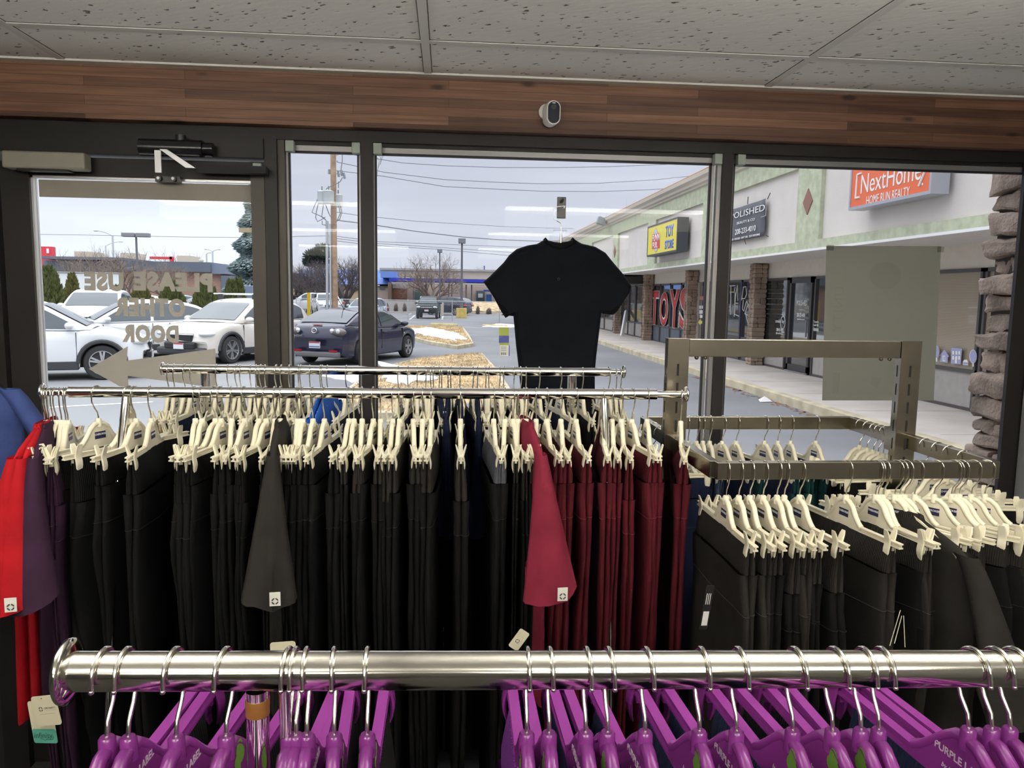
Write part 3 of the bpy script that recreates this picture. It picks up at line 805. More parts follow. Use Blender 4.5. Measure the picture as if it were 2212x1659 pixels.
HF = [1572, 1600, 1624, 1653, 1683, 1699, 1732, 1833, 1897, 1903, 1914, 1939, 1960, 1982, 2024, 2062, 2068, 2079, 2105, 2134]
TWF = [0, 3, 2, 5, 2, 4, 8, 10, 14, 9, 7, 28, 26, 30, 38, 34, 30, 33, 36, 40]
xsF = [PY(p, 990, FY0).x for p in HF]
tf = gaps(xsF)
for i, (px, x) in enumerate(zip(HF, xsF)):
    p = Vector((x, FY0, FZ)); o = nth(i+1)
    tw = rad(TWF[i])*.95
    top = px == 1982
    put_hanger('clip', p, tw, 'cream clip hanger, %s hook on front rail of steel fixture, counted from maroon trousers' % o, 'hangers on the front rail of the steel fixture')
    put_pants(p+Vector((0, 0, ZP)), tw, 'charcoal' if i in (0, 7, 10, 12) or i % 3 == 1 else 'black', 'charcoal black trousers, %s on front rail of steel fixture, counted from maroon trousers' % o, 'trousers on the front rail of the steel fixture', tf[i], 'charcoal')
p = Vector((PY(1950, 990, FY0).x, FY0, FZ))
put_hanger('shirt', p, rad(14), 'cream shirt hanger holding the charcoal top on the steel fixture', 'hangers on the front rail of the steel fixture')
put_top(p+Vector((0, 0, -.03)), rad(14), 'charcoal', 'charcoal scrub top hanging among black trousers on the steel fixture', None, 1, thick=1.0)

HBk = [1488, 1506, 1520, 1535, 1562, 1592, 1653, 1682, 1710, 1764]
for i, px in enumerate(HBk):
    p = Vector((PY(px, 915, FY1).x, FY1, FZ)); o = nth(i+1); tw = rad(rA.uniform(-14, 14))
    put_hanger('clip', p, tw, 'cream clip hanger, %s hook on back rail of steel fixture, window side' % o, 'hangers on the back rail of the steel fixture')
    c = 'teal' if px in (1592, 1682, 1710) else ('slate' if i < 2 else 'navy')
    put_pants(p+Vector((0, 0, ZP)), tw, c, '%s trousers, %s on the back rail of the steel fixture' % ({'teal': 'dark teal', 'slate': 'slate blue', 'navy': 'navy'}[c], o), 'trousers on the back rail of the steel fixture', .8)
HR = [2.16, 2.12, 2.085, 2.06, 2.035, 2.01, 1.985, 1.85, 1.80, 1.755, 1.70]
for i, y in enumerate(HR):
    p = Vector((FX1, y, FZ)); o = nth(i+1); tw = rad(90+rA.uniform(-6, 6))
    put_hanger('clip', p, tw, 'cream clip hanger, %s hook from the window on side rail of steel fixture' % o, 'hangers on the side rail of the steel fixture')
    put_pants(p+Vector((0, 0, ZP)), tw, 'teal' if i < 4 else 'black', '%s trousers, %s from the window on the side rail of the steel fixture' % ('dark teal' if i < 4 else 'black', o), 'trousers on the side rail of the steel fixture', .75)
for i, y in enumerate((2.10, 2.03)):
    p = Vector((FX0, y, FZ)); tw = rad(90+rA.uniform(-8, 8))
    put_hanger('clip', p, tw, 'cream clip hanger, %s from the window on the fixture rail beside the maroon trousers' % nth(i+1), 'hangers on the rail beside the maroon trousers')
    put_pants(p+Vector((0, 0, ZP)), tw, 'navy', '%s trousers, %s from the window on the fixture rail beside the maroon trousers' % ('navy', nth(i+1)), 'trousers on the rail beside the maroon trousers', .8)

# ================================================================ FRONT RAIL with purple hangers
RA = Vector((PY(150, 1450, .60).x, .60, PY(150, 1450, .60).z)); RBp = PY(2212, 1444, .60)
dirR = (RBp-RA).normalized(); RE = RA + dirR*1.25
fr_ = thing('clothes_rack', 'nearest chrome clothes rail with flat round end cap, holding purple hangers', 'clothes rack', (RA.x, .60, 0))
def loc(p): return Vector(p)-Vector((RA.x, .60, 0))
MB().tube([loc(RA), loc(RE)], .0154, 40).build('rail', CHROME_W, fr_, 40)
mxc = Matrix.Translation(loc(RA)) @ Matrix.Rotation(rad(90), 4, 'Y')
MB().lathe([(.010, -.006), (.021, -.0055), (.0250, -.003), (.0255, 0), (.0250, .001), (.020, .0025), (.0156, .004)], 40, mxc).build('end_cap', CHROME_W, fr_, 50)
upx = PY(557, 1560, .60).x
for x in (upx, upx+.85):
    zr = (RA+dirR*(x-RA.x)).z
    k = MB(); k.tube([loc((x, .60, zr-.016)), loc((x, .60, .1))], .0090, 20); k.build('upright', CHROME, fr_, 40)
    k = MB(); k.tube([loc((x+.022, .60, zr-.016)), loc((x+.022, .60, .1))], .005, 14); k.build('stay', CHROME, fr_, 40)
    k = MB(); k.tube([loc((x, .32, .10)), loc((x, .88, .10))], .012, 14); k.build('foot_bar', CHROME, fr_, 40)
    for s_ in (.34, .86):
        k = MB(); k.tube([loc((x-.012, s_, .036)), loc((x+.012, s_, .036))], .036, 20); k.tube([loc((x, s_, .05)), loc((x, s_, .1))], .008, 8); k.build('caster', RUB, fr_, 40)
tp = MB(); zr = (RA+dirR*(upx-RA.x)).z
tp.lathe([(.0092, -.007), (.0095, -.0065), (.0095, .0065), (.0092, .007)], 20, Matrix.Translation(loc((upx, .60, zr-.030)))); tp.build('tape', mat('amber_tape', (.26, .11, .025), .35), fr_, 40)

PHK = .075
P_HOOK = hook_mesh('hook', .0185, PHK, .0019, .006, .014, 1, True)
P_BODY = dome_mesh('hanger_body', PURPLE, PHK, .056, .046, .218, arm_h=.012, th=.010)
P_CLIP = clip_mesh('clip', PURPLE, -PHK-.052)
P_TXT = two_sided(text_mesh('PURPLE LABEL', .0100, depth=.0004, bold=.0001), -PHK-.027, 'lettering', mat('lilac_ink', (.62, .48, .62), .5), .0053)
tree = MB()
for s_ in (1, -1):
    xo_ = [.0055]
    def disc(cy, cz, ry, rz, n=12):
        xo_[0] += .00012; x = s_*xo_[0]
        tree.add([Vector((x, cy+ry*math.cos(2*PI*j/n), cz+rz*math.sin(2*PI*j/n))) for j in range(n)], [tuple(range(n))])
    for cy, cz, ry, rz in ((0, -.014, .0065, .009), (-.003, -.022, .0075, .007), (.003, -.020, .006, .007)): disc(cy+s_*.012, cz-PHK, ry, rz)
    tree.add([Vector((s_*.0055, s_*.012+dy, -PHK+dz)) for dy, dz in ((-.0014, -.024), (.0014, -.024), (.0024, -.040), (-.0024, -.040))], [(0, 1, 2, 3)])
P_TREE = tree.mesh('tree_emblem', GREEN_INK)
P_SIG = two_sided(text_mesh('by healing hands', .0066, depth=.0003, shear=.35), -PHK-.041, 'lettering', mat('lilac_ink'), .0053)
def purple(name, emblem):
    r = bpy.data.objects.new(name, None); COL.objects.link(r); r['category'] = 'hanger'
    link('hook', P_HOOK, r); bo = link('hanger_body', P_BODY, r)
    for y in (-.186, .186):
        c = link('clip', P_CLIP, r); c.location = (0, y, 0)
    if emblem: link('tree_emblem', P_TREE, bo); link('lettering', P_SIG, bo)
    else: link('lettering', P_TXT, bo); link('lettering', P_SIG, bo)
    return r
PP = [purple('clip_hanger', False), purple('clip_hanger', True)]
PU = [False, False]
HP = [(222, 0), (269, 0), (374, 0), (483, 1), (620, 1), (636, 0), (660, 0), (720, 1), (792, 1), (1141, 1), (1190, 1), (1270, 0), (1318, 1), (1400, 0), (1519, 1), (1600, 0), (1723, 1), (1810, 1), (1872, 1), (1911, 0), (2107, 0), (2158, 0), (2198, 0)]
TWP = [-4, -3, -6, -8, -4, -2, 1, 3, 0, -1, 0, 1, 2, 3, 2, 3, 3, 5, 2, 0, 6, 5, 6]
pxx = [PY(p, 1405, .60).x for p, _ in HP]
tpn = gaps(pxx, .4, 1.0, .032)
PC = ['black']*9 + ['violet', 'violet', 'navy', 'navy', 'navy', 'navy', 'navy', 'navy', 'black', 'black', 'navy', 'navy', 'navy', 'navy']
for i, ((px, em), x) in enumerate(zip(HP, pxx)):
    q = RA+dirR*((x-RA.x)/dirR.x); p = Vector((x, .60, q.z+.0154)); tw = rad(TWP[i]); o = nth(i+1)
    lab = 'glossy purple clip hanger %s, %s hook from the round end cap' % ('with green tree emblem' if em else 'with lettering on its shoulder', o)
    if not PU[em]:
        PU[em] = True; h_ = PP[em]; h_.location = p; h_.rotation_euler = (0, 0, tw); h_['label'] = lab; h_['group'] = 'purple hangers on the nearest rail'
    else: dup(PP[em], p, tw, lab, 'purple hangers on the nearest rail')
    put_pants(p+Vector((0, 0, -PHK-.062)), tw, PC[i], '%s trousers under the %s purple hanger from the round end cap' % ({'violet': 'dark purple'}.get(PC[i], PC[i]), o), 'trousers under the purple hangers', tpn[i])
# ================================================================ THINGS AT THE WINDOW
# black shirt on a clear hanger
TY = 2.62
sh_ = thing('black_shirt', 'black short sleeved shirt hung on clear hanger against the middle window', 'shirt', (PY(1208, 640, TY).x, TY, PY(1208, 640, TY).z))
o0 = Vector(sh_.location)
sil = [(1177, 517), (1190, 521), (1208, 524), (1228, 521), (1241, 517), (1256, 526), (1286, 533), (1308, 546), (1324, 566), (1347, 593), (1364, 617), (1359, 632), (1346, 651), (1334, 672), (1325, 680), (1312, 679), (1299, 676),
       (1294, 720), (1288, 770), (1285, 805), (1285, 840), (1288, 900), (1290, 960), (1126, 960), (1126, 900), (1124, 838), (1121, 800), (1115, 750), (1109, 683), (1100, 682), (1092, 687), (1082, 672), (1068, 645), (1056, 626), (1044, 609),
       (1058, 597), (1072, 583), (1088, 567), (1100, 551), (1116, 538), (1140, 530), (1160, 527)]
pts = [PY(x, y, TY)-o0 for x, y in sil]
rows = []
cxm = sum(p.x for p in pts)/len(pts); czm = sum(p.z for p in pts)/len(pts)
for sc_, yy in ((.955, -.019), (.985, -.014), (1.0, 0), (.985, .014), (.955, .019)):
    rows.append([Vector((p.x-(1-sc_)*.30*((p.x > cxm)*2-1), yy, p.z-(1-sc_)*.30*((p.z > czm)*2-1))) for p in pts])
k = MB(); k.grid(rows, True); n_ = len(pts)
k.add(rows[0], [tuple(range(n_))]); k.add(rows[-1], [tuple(range(n_))])
k.build('body', mat_fabric('fabric_shirt', (.0050, .0058, .0088)), sh_, 50)
nb = [PY(x, y, TY)-o0 for x, y in ((1177, 517), (1183, 524), (1196, 531), (1208, 533), (1222, 531), (1235, 524), (1241, 517))]
MB().tube([Vector((p.x, -.018, p.z-.004)) for p in nb], .006, 8).build('neckband', FAB['black_rib'], sh_, 60)
MB().tube([Vector((p.x, .016, p.z+.004)) for p in nb], .006, 8).build('neckband', FAB['black_rib'], sh_, 60)
lp = PY(1207, 603, TY-.02)-o0
k = MB(); ring_logo(k, (lp.x, -.0205, lp.z), .003, .0048, (1, 0, 0), (0, 0, 1)); k.build('emblem', mat('grey_print', (.05, .05, .055), .6), sh_)
for xa, xb2, ya in ((1083, 1108, 676), (1300, 1327, 673)):
    a = PY(xa, ya+4, TY)-o0; c = PY(xb2, ya, TY)-o0
    MB().tube([(a.x, -.0165, a.z), (c.x, -.0165, c.z)], .0016, 6).build('cuff_seam', FAB['black'], sh_)
# paper tag swinging from the sleeve
ht = [PY(x, y, TY-.03)-o0 for x, y in ((1078, 707), (1099, 705), (1101, 769), (1081, 766))]
tg = MB()
GRN = mat('olive_green_card', (.30, .36, .06), .5); BLU = mat('blue_card', (.05, .06, .28), .5); WHT = mat('white_card', (.72, .72, .70), .6)
zs = [ht[0].z, ht[0].z-.028, ht[0].z-.052, ht[0].z-.060, ht[2].z]
x0_, x1_ = ht[0].x, ht[1].x
tg_ = MB().box((x0_, -.0318, zs[1]), (x1_, -.030, zs[0])).build('hang_tag', GRN, sh_); tg_['label'] = 'green, blue and white paper price tag'
MB().box((x0_, -.0319, zs[2]), (x1_+.001, -.0301, zs[1])).build('tag_band', BLU, tg_)
MB().box((x0_+.002, -.0320, zs[3]), (x1_+.002, -.0302, zs[2])).build('tag_band', GRN, tg_)
MB().box((x0_+.003, -.0322, zs[4]), (x1_+.001, -.0302, zs[3])).build('price_panel', WHT, tg_)
MB().box((x1_+.001, -.0321, zs[4]), (x1_+.004, -.0302, zs[3])).build('tag_band', BLU, tg_)
k = MB()
for q in range(6): k.box((x0_+.008+q*.0032, -.0328, zs[4]+.004), (x0_+.008+q*.0032+(.0012 if q % 2 else .002), -.0321, zs[4]+.012))
for q in range(3): k.box((x0_+.007, -.0328, zs[4]+.018+q*.006), (x0_+.026, -.0321, zs[4]+.0192+q*.006))
k.build('barcode', DARK_INK, tg_)
MB().tube([(x0_+.012, -.031, zs[0]), (ht[0].x+.016, -.012, zs[0]+.012)], .0005, 5).build('tag_string', WHT, tg_)

# clear hanger and hook strip
ch = thing('clear_hanger', 'clear plastic hanger with wire hook holding the black shirt', 'hanger', (PY(1211, 500, TY).x, TY, PY(1211, 500, TY).z))
o1 = Vector(ch.location)
CLR = mat_glass('clear_plastic', (.88, .89, .90), .007, .02)
rows = [(1196, 496), (1224, 496), (1230, 508), (1237, 522), (1262, 540), (1300, 556), (1300, 566), (1240, 545), (1208, 534), (1176, 545), (1120, 566), (1120, 556), (1160, 540), (1182, 522), (1190, 508)]
k = MB(); k.prism([((PY(x, y, TY)-o1).x, (PY(x, y, TY)-o1).z) for x, y in rows], .004, Matrix(((1, 0, 0, 0), (0, 0, -1, 0), (0, 1, 0, 0), (0, 0, 0, 1))))
k.build('hanger_body', CLR, ch)
hp = [(1224, 446), (1226, 441), (1222, 439), (1213, 440), (1204, 443), (1200, 452), (1200, 470), (1203, 477), (1211, 482), (1212, 492), (1212, 512)]
MB().tube([PY(x, y, TY)-o1 + Vector((0, (.095 if i > 1 and i < 5 else (.06 if i < 2 else (.04 if i < 7 else 0))), 0)) for i, (x, y) in enumerate(hp)], .0017, 8).build('hook', WIRE, ch, 60)
MB().tube([(.001, -.003, -.040), (.001, -.003, -.01)], .004, 10).build('ferrule', WIRE, ch, 60)
a = PY(1204, 425, 2.745); c = PY(1222, 472, 2.745)
st = thing('window_hook', 'small black adhesive hook strip stuck on the middle window', 'hook', ((a.x+c.x)/2, 2.752, c.z))
bevel(MB().box((-(c.x-a.x)/2, -.007, 0), ((c.x-a.x)/2, 0, a.z-c.z)).build('plate', BLACK_P, st), .002)
MB().tube([(0, -.006, .062), (0, -.02, .056), (0, -.034, .056), (0, -.036, .066)], .003, 8).build('peg', BLACK_P, st, 60)

def oo_(cx, cy, rx, ry, n=18): return [(cx+rx*math.cos(2*PI*i/n), cy+ry*math.sin(2*PI*i/n)) for i in range(n)]
# poster taped inside the last window
pa = PY(1785, 531, 2.748); pb = PY(2033, 532, 2.748); pc = PY(2017, 865, 2.748); pd = PY(1776, 865, 2.748)
po = thing('window_poster', 'large blank-backed poster taped to the window under the orange sign', 'poster', (pa.x, 2.748, pd.z))
POST = mat('poster_back', (.205, .208, .183), .7, noise_amt=.03, noise_scale=2)
q = [p-Vector(po.location) for p in (pa, pb, pc, pd)]
k = MB(); k.add([(p.x, 0, p.z) for p in q]+[(p.x, .0006, p.z) for p in q], [(0, 1, 2, 3), (7, 6, 5, 4), (0, 4, 5, 1), (1, 5, 6, 2), (2, 6, 7, 3), (3, 7, 4, 0)])
k.build('sheet', POST, po)
ST_ = mat('poster_show_through', (.191, .193, .169), .7)
def onp(px, py): p = PY(px, py, 2.7475)-Vector(po.location); return (p.x, -.0006, p.z)
for pg in (oo_(1912, 595, 34, 30), oo_(1930, 592, 17, 18, 19), [(1800, 805), (1815, 805), (1812, 850), (1797, 850)], [(1882, 812), (1905, 818), (1895, 838), (1880, 830)]):
    zz_ = -.0006-.0002*(len(pg) == 19); MB().add([(onp(*p_)[0], zz_, onp(*p_)[2]) for p_ in pg], [tuple(range(len(pg)))]).build('show_through', ST_, po)
tx = text_mesh('UNITY', .052, depth=.0, flip=True, spacing=1.15)
tx.materials.clear(); tx.materials.append(ST_)
o = link('show_through_lettering', tx, po)
pos = onp(1812, 668); o.matrix_local = Matrix.Translation((pos[0], -.0008, pos[2])) @ Matrix.Rotation(rad(90), 4, 'X') @ Matrix.Rotation(rad(90), 4, 'Z')
k = MB()
for px, py in ((1792, 536), (2030, 540)):
    p = onp(px, py); k.box((p[0]-.010, -.0014, p[2]-.008), (p[0]+.016, -.0007, p[2]+.012))
k.build('tape', mat_glass('clear_tape', (.86, .86, .84), .15, .25), po)

# blue shirt on a clear hanger near the door
bl = Vector((PY(-175, 830, 1.92).x, 1.92, 1.50))
put_top(bl+Vector((0, 0, .075)), rad(-62), 'blue', 'faded blue scrub top on a clear hanger beside the door frame', None, 2, thick=1.6)
hb = thing('clear_hanger', 'clear plastic hanger inside the blue top beside the door', 'hanger', bl, rad(-62))
k = MB(); k.prism([(-.17, -.045), (-.16, -.032), (-.08, .002), (-.03, .030), (.03, .030), (.08, .002), (.16, -.032), (.17, -.045), (.10, -.016), (.03, .008), (-.03, .008), (-.10, -.016)], .012, Matrix(((0, 0, 1, 0), (1, 0, 0, 0), (0, 1, 0, -.004), (0, 0, 0, 1))))
k.build('hanger_body', CLR, hb)
MB().tube([(0, 0, .02), (0, 0, .045), (0, .014, .07), (0, .016, .085), (0, 0, .10), (0, -.016, .085), (0, -.015, .072)], .0017, 8).build('hook', WIRE, hb, 60)
rk = thing('clothes_rack', 'chrome side rail holding the blue top beside the door', 'clothes rack', (bl.x-.35, 1.92, 0))
MB().tube([(-.55, 0, bl.z+.083), (.37, 0, bl.z+.083)], .0125, 20).build('rail', CHROME, rk, 40)
for x in (-.5, -.02):
    MB().tube([(x, 0, bl.z+.08), (x, 0, .05)], .0125, 16).build('upright', CHROME, rk, 40)
    MB().tube([(x, -.25, .05), (x, .25, .05)], .0125, 14).build('foot_bar', CHROME, rk, 40)
    for s_ in (-1, 1): MB().tube([(x-.01, .22*s_, .03), (x+.01, .22*s_, .03)], .030, 16).build('caster', RUB, rk, 40)

# ---- swing tags on garments (each belongs to its garment)
CARD = mat('cream_card', (.72, .67, .50), .6); TEALC = mat('teal_card', (.10, .36, .28), .5)
def rounded(w_, h_, r_, n=5):
    pts = []
    for cx_, cy_, a0 in ((w_/2-r_, h_/2-r_, 0), (-w_/2+r_, h_/2-r_, 90), (-w_/2+r_, -h_/2+r_, 180), (w_/2-r_, -h_/2+r_, 270)):
        for i in range(n+1): a = rad(a0+90*i/n); pts.append((cx_+r_*math.cos(a), cy_+r_*math.sin(a)))
    return pts
def owner(prefix, key):
    for o in bpy.data.objects:
        if o.parent is None and o.name.startswith(prefix) and key in o.get('label', ''): return o
def tag_card(own, world, w_, h_, m_, rot, tilt=0.0, name='hang_tag', label=None, r_=.006):
    mx = Matrix.Translation(world) @ Matrix.Rotation(tilt, 4, 'Z') @ Matrix.Rotation(rad(90), 4, 'X') @ Matrix.Rotation(rot, 4, 'Z')
    base = Matrix.Translation(own.location) @ Matrix.Rotation(own.rotation_euler.z, 4, 'Z')
    o = MB().prism(rounded(w_, h_, r_), .0008).build(name, m_, own)
    o.matrix_local = base.inverted() @ mx
    if label: o['label'] = label
    return o
own = owner('scrub_pants', 'dark plum scrub trousers clipped up, seventh')
pt = PY(95, 1548, 1.52)
t1 = tag_card(own, PY(92, 1560, 1.53), .058, .088, CARD, rad(8), rad(-18), label='cream and teal swing tags')
MB().prism(rounded(.058, .030, .005), .0009).build('teal_panel', TEALC, t1).location = (0, -.029, .0001)
me = text_mesh('infinity', .017, depth=.0003, shear=.1); me.materials.clear(); me.materials.append(mat('teal_ink', (.015, .08, .07), .5)); o = link('lettering', me, t1); o.location = (-.004, -.028, .0010)
k = MB(); k.tube([(-.012, -.034, .0008), (0, -.038, .0008), (.012, -.030, .0008), (.022, -.030, .0008), (.018, -.036, .0008), (.004, -.036, .0008)], .0005, 5); k.build('flourish', mat('teal_ink'), t1)
t2 = tag_card(own, PY(100, 1535, 1.515), .060, .062, CARD, rad(13), rad(-18))
k = MB(); ring_logo(k, (-.012, .004, .0006), .003, .0050, (1, 0, 0), (0, 1, 0)); k.build('emblem', DARK_INK, t2)
me = text_mesh('CERTAINTY', .0052, depth=.0003); me.materials.clear(); me.materials.append(DARK_INK); o = link('lettering', me, t2); o.location = (.010, .005, .0006)
k = MB(); k.box((-.018, -.007, .0004), (.020, -.0062, .0007)); k.box((-.004, .0005, .0004), (.024, .0010, .0007)); k.build('print_line', mat('grey_ink', (.45, .42, .33), .6), t2)
MB().tube([(-.004, .026, .0004), (-.004, .026, .0010)], .0012, 8).build('tag_hole', DARK_INK, t2)
own = owner('scrub_shirt', 'charcoal short sleeve')
tag_card(own, PY(612, 1408, 1.56), .052, .044, CARD, rad(3), label='cream paper swing tag')
own = owner('scrub_shirt', 'wine red')
t3 = tag_card(own, PY(1121, 1382, 1.54), .024, .046, CARD, rad(-35), label='cream paper swing tag', r_=.004)
k = MB(); ring_logo(k, (-.001, -.004, .0006), .003, .0046, (1, 0, 0), (0, 1, 0)); k.build('emblem', DARK_INK, t3)
own = owner('scrub_pants', 'charcoal black trousers, first on front rail')
t4 = tag_card(own, PY(1527, 1312, 1.40), .020, .088, BLACK_P, rad(-9), rad(20), label='tall black swing tag', r_=.003)
k = MB()
for q_ in range(3): k.box((-.006+q_*.0045, .006, .0005), (-.0045+q_*.0045, .028, .0008))
k.build('print_line', WHITE_INK, t4)
MB().box((-.007, -.036, .0005), (.007, -.008, .0008)).build('price_panel', WHT, t4)
own = owner('scrub_pants', 'charcoal black trousers, thirteenth on front rail')
for a_, b_ in (((1945, 1318), (1922, 1395)), ((1948, 1330), (1932, 1390)), ((1952, 1330), (1955, 1398))):
    base = Matrix.Translation(own.location) @ Matrix.Rotation(own.rotation_euler.z, 4, 'Z')
    o = MB().tube([base.inverted() @ PY(*a_, 1.40), base.inverted() @ PY(*b_, 1.39)], .0007, 5).build('tag_string', CARD, own)
# ================================================================ OUTSIDE: ground
GZ = -.17
ASPH = mat('asphalt', (.20, .205, .215), .82, noise_amt=.16, noise_scale=.35, bump=.3, bump_scale=40)
struct('parking_lot', MB().box((-120, 2.95, GZ-.3), (6.2, 95, GZ)).box((6.2, 60, GZ-.3), (120, 95, GZ)), ASPH, 'grey asphalt parking lot beyond the glass', 'parking lot')
struct('field', MB().box((-200, 95, GZ-.3), (200, 400, GZ-.02)), mat('far_ground', (.30, .27, .22), .9), 'pale open ground beyond the far buildings', 'ground')
CONC = mat('sidewalk_concrete', (.56, .515, .465), .85, noise_amt=.12, noise_scale=1.2, bump=.2, bump_scale=30)
sw = struct('sidewalk', MB().box((6.2, 2.95, GZ-.2), (8.4, 60, -.02)).box((-8, 2.87, GZ-.2), (6.2, 4.3, -.04)), CONC, 'broad pale concrete sidewalk along the strip of shops', 'sidewalk')
k = MB()
for i in range(26): y = 5.2+i*2.1; k.box((6.42, y-.006, -.022), (8.28, y+.006, -.0185))
k.build('joint', mat('joint_dark', (.22, .20, .18), .9), sw)
KERB = mat('yellow_kerb', (.53, .47, .33), .8, noise_amt=.25, noise_scale=3)
k = MB(); k.box((6.06, 4.4, GZ-.1), (6.24, 58, -.012)); o = k.build('kerb', KERB, sw); bevel(o, .02)
rl = random.Random(3)
k = MB()
LEAF = mat('dry_leaf', (.26, .13, .055), .8)
for i in range(420):
    y = 6+rl.random()**1.5*12; x = 6.02-abs(rl.gauss(0, .10)); a = rl.random()*6.3; s_ = rl.uniform(.015, .04)
    c = Vector((x, y, GZ+.01)); ux = Vector((math.cos(a), math.sin(a), rl.uniform(-.3, .3)))*s_; uy = Vector((-math.sin(a), math.cos(a), rl.uniform(-.2, .4)))*s_*.6
    k.add([c-ux-uy, c+ux-uy, c+ux+uy, c-ux+uy], [(0, 1, 2, 3)])
tag(k.build('leaf_litter', LEAF), 'brown dry leaves drifted along the sidewalk kerb', 'leaves', kind='stuff')
pp = PZ(1652, 868, GZ)
k = MB(); k.add([pp+Vector(v) for v in ((-.13, -.1, .01), (.12, -.08, .015), (.10, .12, .05), (-.08, .10, .03), (0, .02, .10))], [(0, 1, 4), (1, 2, 4), (2, 3, 4), (3, 0, 4)])
tag(k.build('paper_litter', mat('paper_white', (.8, .8, .8), .8)), 'crumpled white paper lying on the asphalt near the kerb', 'litter')

# ---- grass islands and snow
GRASS = mat('dead_grass', (.52, .40, .235), .95, noise_amt=.45, noise_scale=2.5, bump=.8, bump_scale=30)
SNOW = mat('snow', (.86, .88, .91), .6, noise_amt=.05, noise_scale=4, bump=.4, bump_scale=9)
def island(pxs, name, label, z=.10):
    P_ = [PZ(x, y, GZ+.12) for x, y in pxs]; n = len(P_)
    c = sum(P_, Vector())/n
    r = thing(name, label, 'grass island', (c.x, c.y, GZ), kind='structure')
    k = MB(); base = Vector((c.x, c.y, GZ))
    q = [p-base for p in P_]
    inn = [p*(1-.16/max(.5, Vector((p.x, p.y)).length)) for p in q]
    rows = [[Vector((p.x, p.y, -.05)) for p in q], [Vector((p.x, p.y, .12)) for p in q], [Vector((p.x, p.y, .13)) for p in inn], [Vector((p.x, p.y, -.02)) for p in inn]]
    k.grid(rows, True); k.build('kerb', KERB, r)
    k = MB(); k.add([Vector((p.x, p.y, .12)) for p in inn], [tuple(range(n))]); k.build('turf', GRASS, r)
    rg = random.Random(n); k = MB()
    xs = [p.x for p in inn]; ys = [p.y for p in inn]
    def inside(x, y):
        c_ = False; j = n-1
        for i in range(n):
            if (inn[i].y > y) != (inn[j].y > y) and x < (inn[j].x-inn[i].x)*(y-inn[i].y)/(inn[j].y-inn[i].y)+inn[i].x: c_ = not c_
            j = i
        return c_
    m_ = 0; tries = 0
    while m_ < 9000 and tries < 30000:
        tries += 1
        x = rg.uniform(min(xs), max(xs)); y = rg.uniform(min(ys), max(ys))
        if not inside(x, y): continue
        m_ += 1; a = rg.random()*6.3; h = rg.uniform(.03, .075); w_ = .010
        d_ = Vector((math.cos(a), math.sin(a), 0)); b_ = Vector((x, y, .115)); l_ = Vector((rg.uniform(-.06, .06), rg.uniform(-.06, .06), h))
        k.add([b_-d_*w_, b_+d_*w_, b_+l_], [(0, 1, 2)])
    g_ = k.build('grass', GRASS, r); g_['kind'] = 'stuff'
    return r
isl = island([(1041, 762), (1072, 795), (1100, 835), (1120, 890), (1128, 905), (900, 893), (722, 890), (735, 850), (790, 808), (850, 786), (900, 774), (970, 766)], 'grass_island', 'nearer straw-coloured grass island with kerb, behind the chrome rails')
isl2 = island([(1000, 706), (1013, 722), (1023, 741), (988, 747), (930, 738), (885, 727), (862, 714), (872, 704), (930, 703)], 'grass_island', 'farther dead grass island with snow, beyond the dark blue sedan')
def snow(pxs, name, label, z):
    k = MB(); P_ = [PZ(x, y, z) for x, y in pxs]; n = len(P_); rg = random.Random(n*7)
    c = sum(P_, Vector())/n; rows = []
    fine = []
    for i in range(n):
        a, b_ = P_[i], P_[(i+1) % n]
        for q in range(4):
            p = a.lerp(b_, q/4); p = p + (p-c)*rg.uniform(-.24, .10); fine.append(p)
    for s_, h in ((1, 0), (.96, .035), (.85, .06), (.5, .075)): rows.append([Vector((c.x+(p.x-c.x)*s_, c.y+(p.y-c.y)*s_, z+h+rg.uniform(-.008, .008))) for p in fine])
    k.grid(rows, True); k.add(rows[-1], [tuple(range(len(fine)))])
    tag(k.build(name, SNOW, None, 60), label, 'snow', kind='stuff')
snow([(880, 711), (920, 708), (960, 712), (1000, 726), (1008, 734), (985, 737), (940, 728), (905, 724)], 'snow_patch', 'snow streak lying across the farther grass island', GZ+.13)
snow([(905, 732), (950, 736), (1003, 741), (1000, 747), (950, 745), (915, 739)], 'snow_patch', 'snow along the near kerb of the farther grass island', GZ+.0)
snow([(815, 783), (845, 790), (905, 803), (960, 806), (935, 822), (880, 832), (838, 828), (818, 812)], 'snow_patch', 'snow drift beside the nearer grass island under the mullion', GZ+.13)
snow([(690, 812), (760, 806), (815, 812), (820, 830), (760, 826)], 'snow_patch', 'thin snow on the asphalt behind the dark blue sedan', GZ)
snow([(1070, 700), (1110, 702), (1140, 707), (1090, 708), (1045, 706)], 'snow_patch', 'snow by the yellow parking stop near the shirt sleeve', GZ)
snow([(1025, 673), (1060, 672), (1090, 676), (1050, 678)], 'snow_patch', 'snow strip along the far edge of the lot', GZ)
snow([(960, 670), (985, 668), (1000, 671), (975, 674)], 'snow_patch', 'snow strip beside the yellow light pole base', GZ)
k = MB()
LINE = mat('lot_paint', (.62, .62, .60), .8)
for a, c in (((885, 690), (896, 681)), ((955, 690), (957, 683)), ((883, 679), (900, 672)), ((955, 689), (1040, 688)), ((980, 705), (1040, 708)), ((100, 880), (330, 868)), ((560, 842), (640, 836)), ((1052, 676), (1058, 680)), ((882, 702), (915, 704))):
    A, Cc = PZ(*a, GZ+.004), PZ(*c, GZ+.004); d_ = (Cc-A).normalized(); s_ = Vector((-d_.y, d_.x, 0))*.06
    k.add([A-s_, A+s_, Cc+s_, Cc-s_], [(0, 1, 2, 3)])
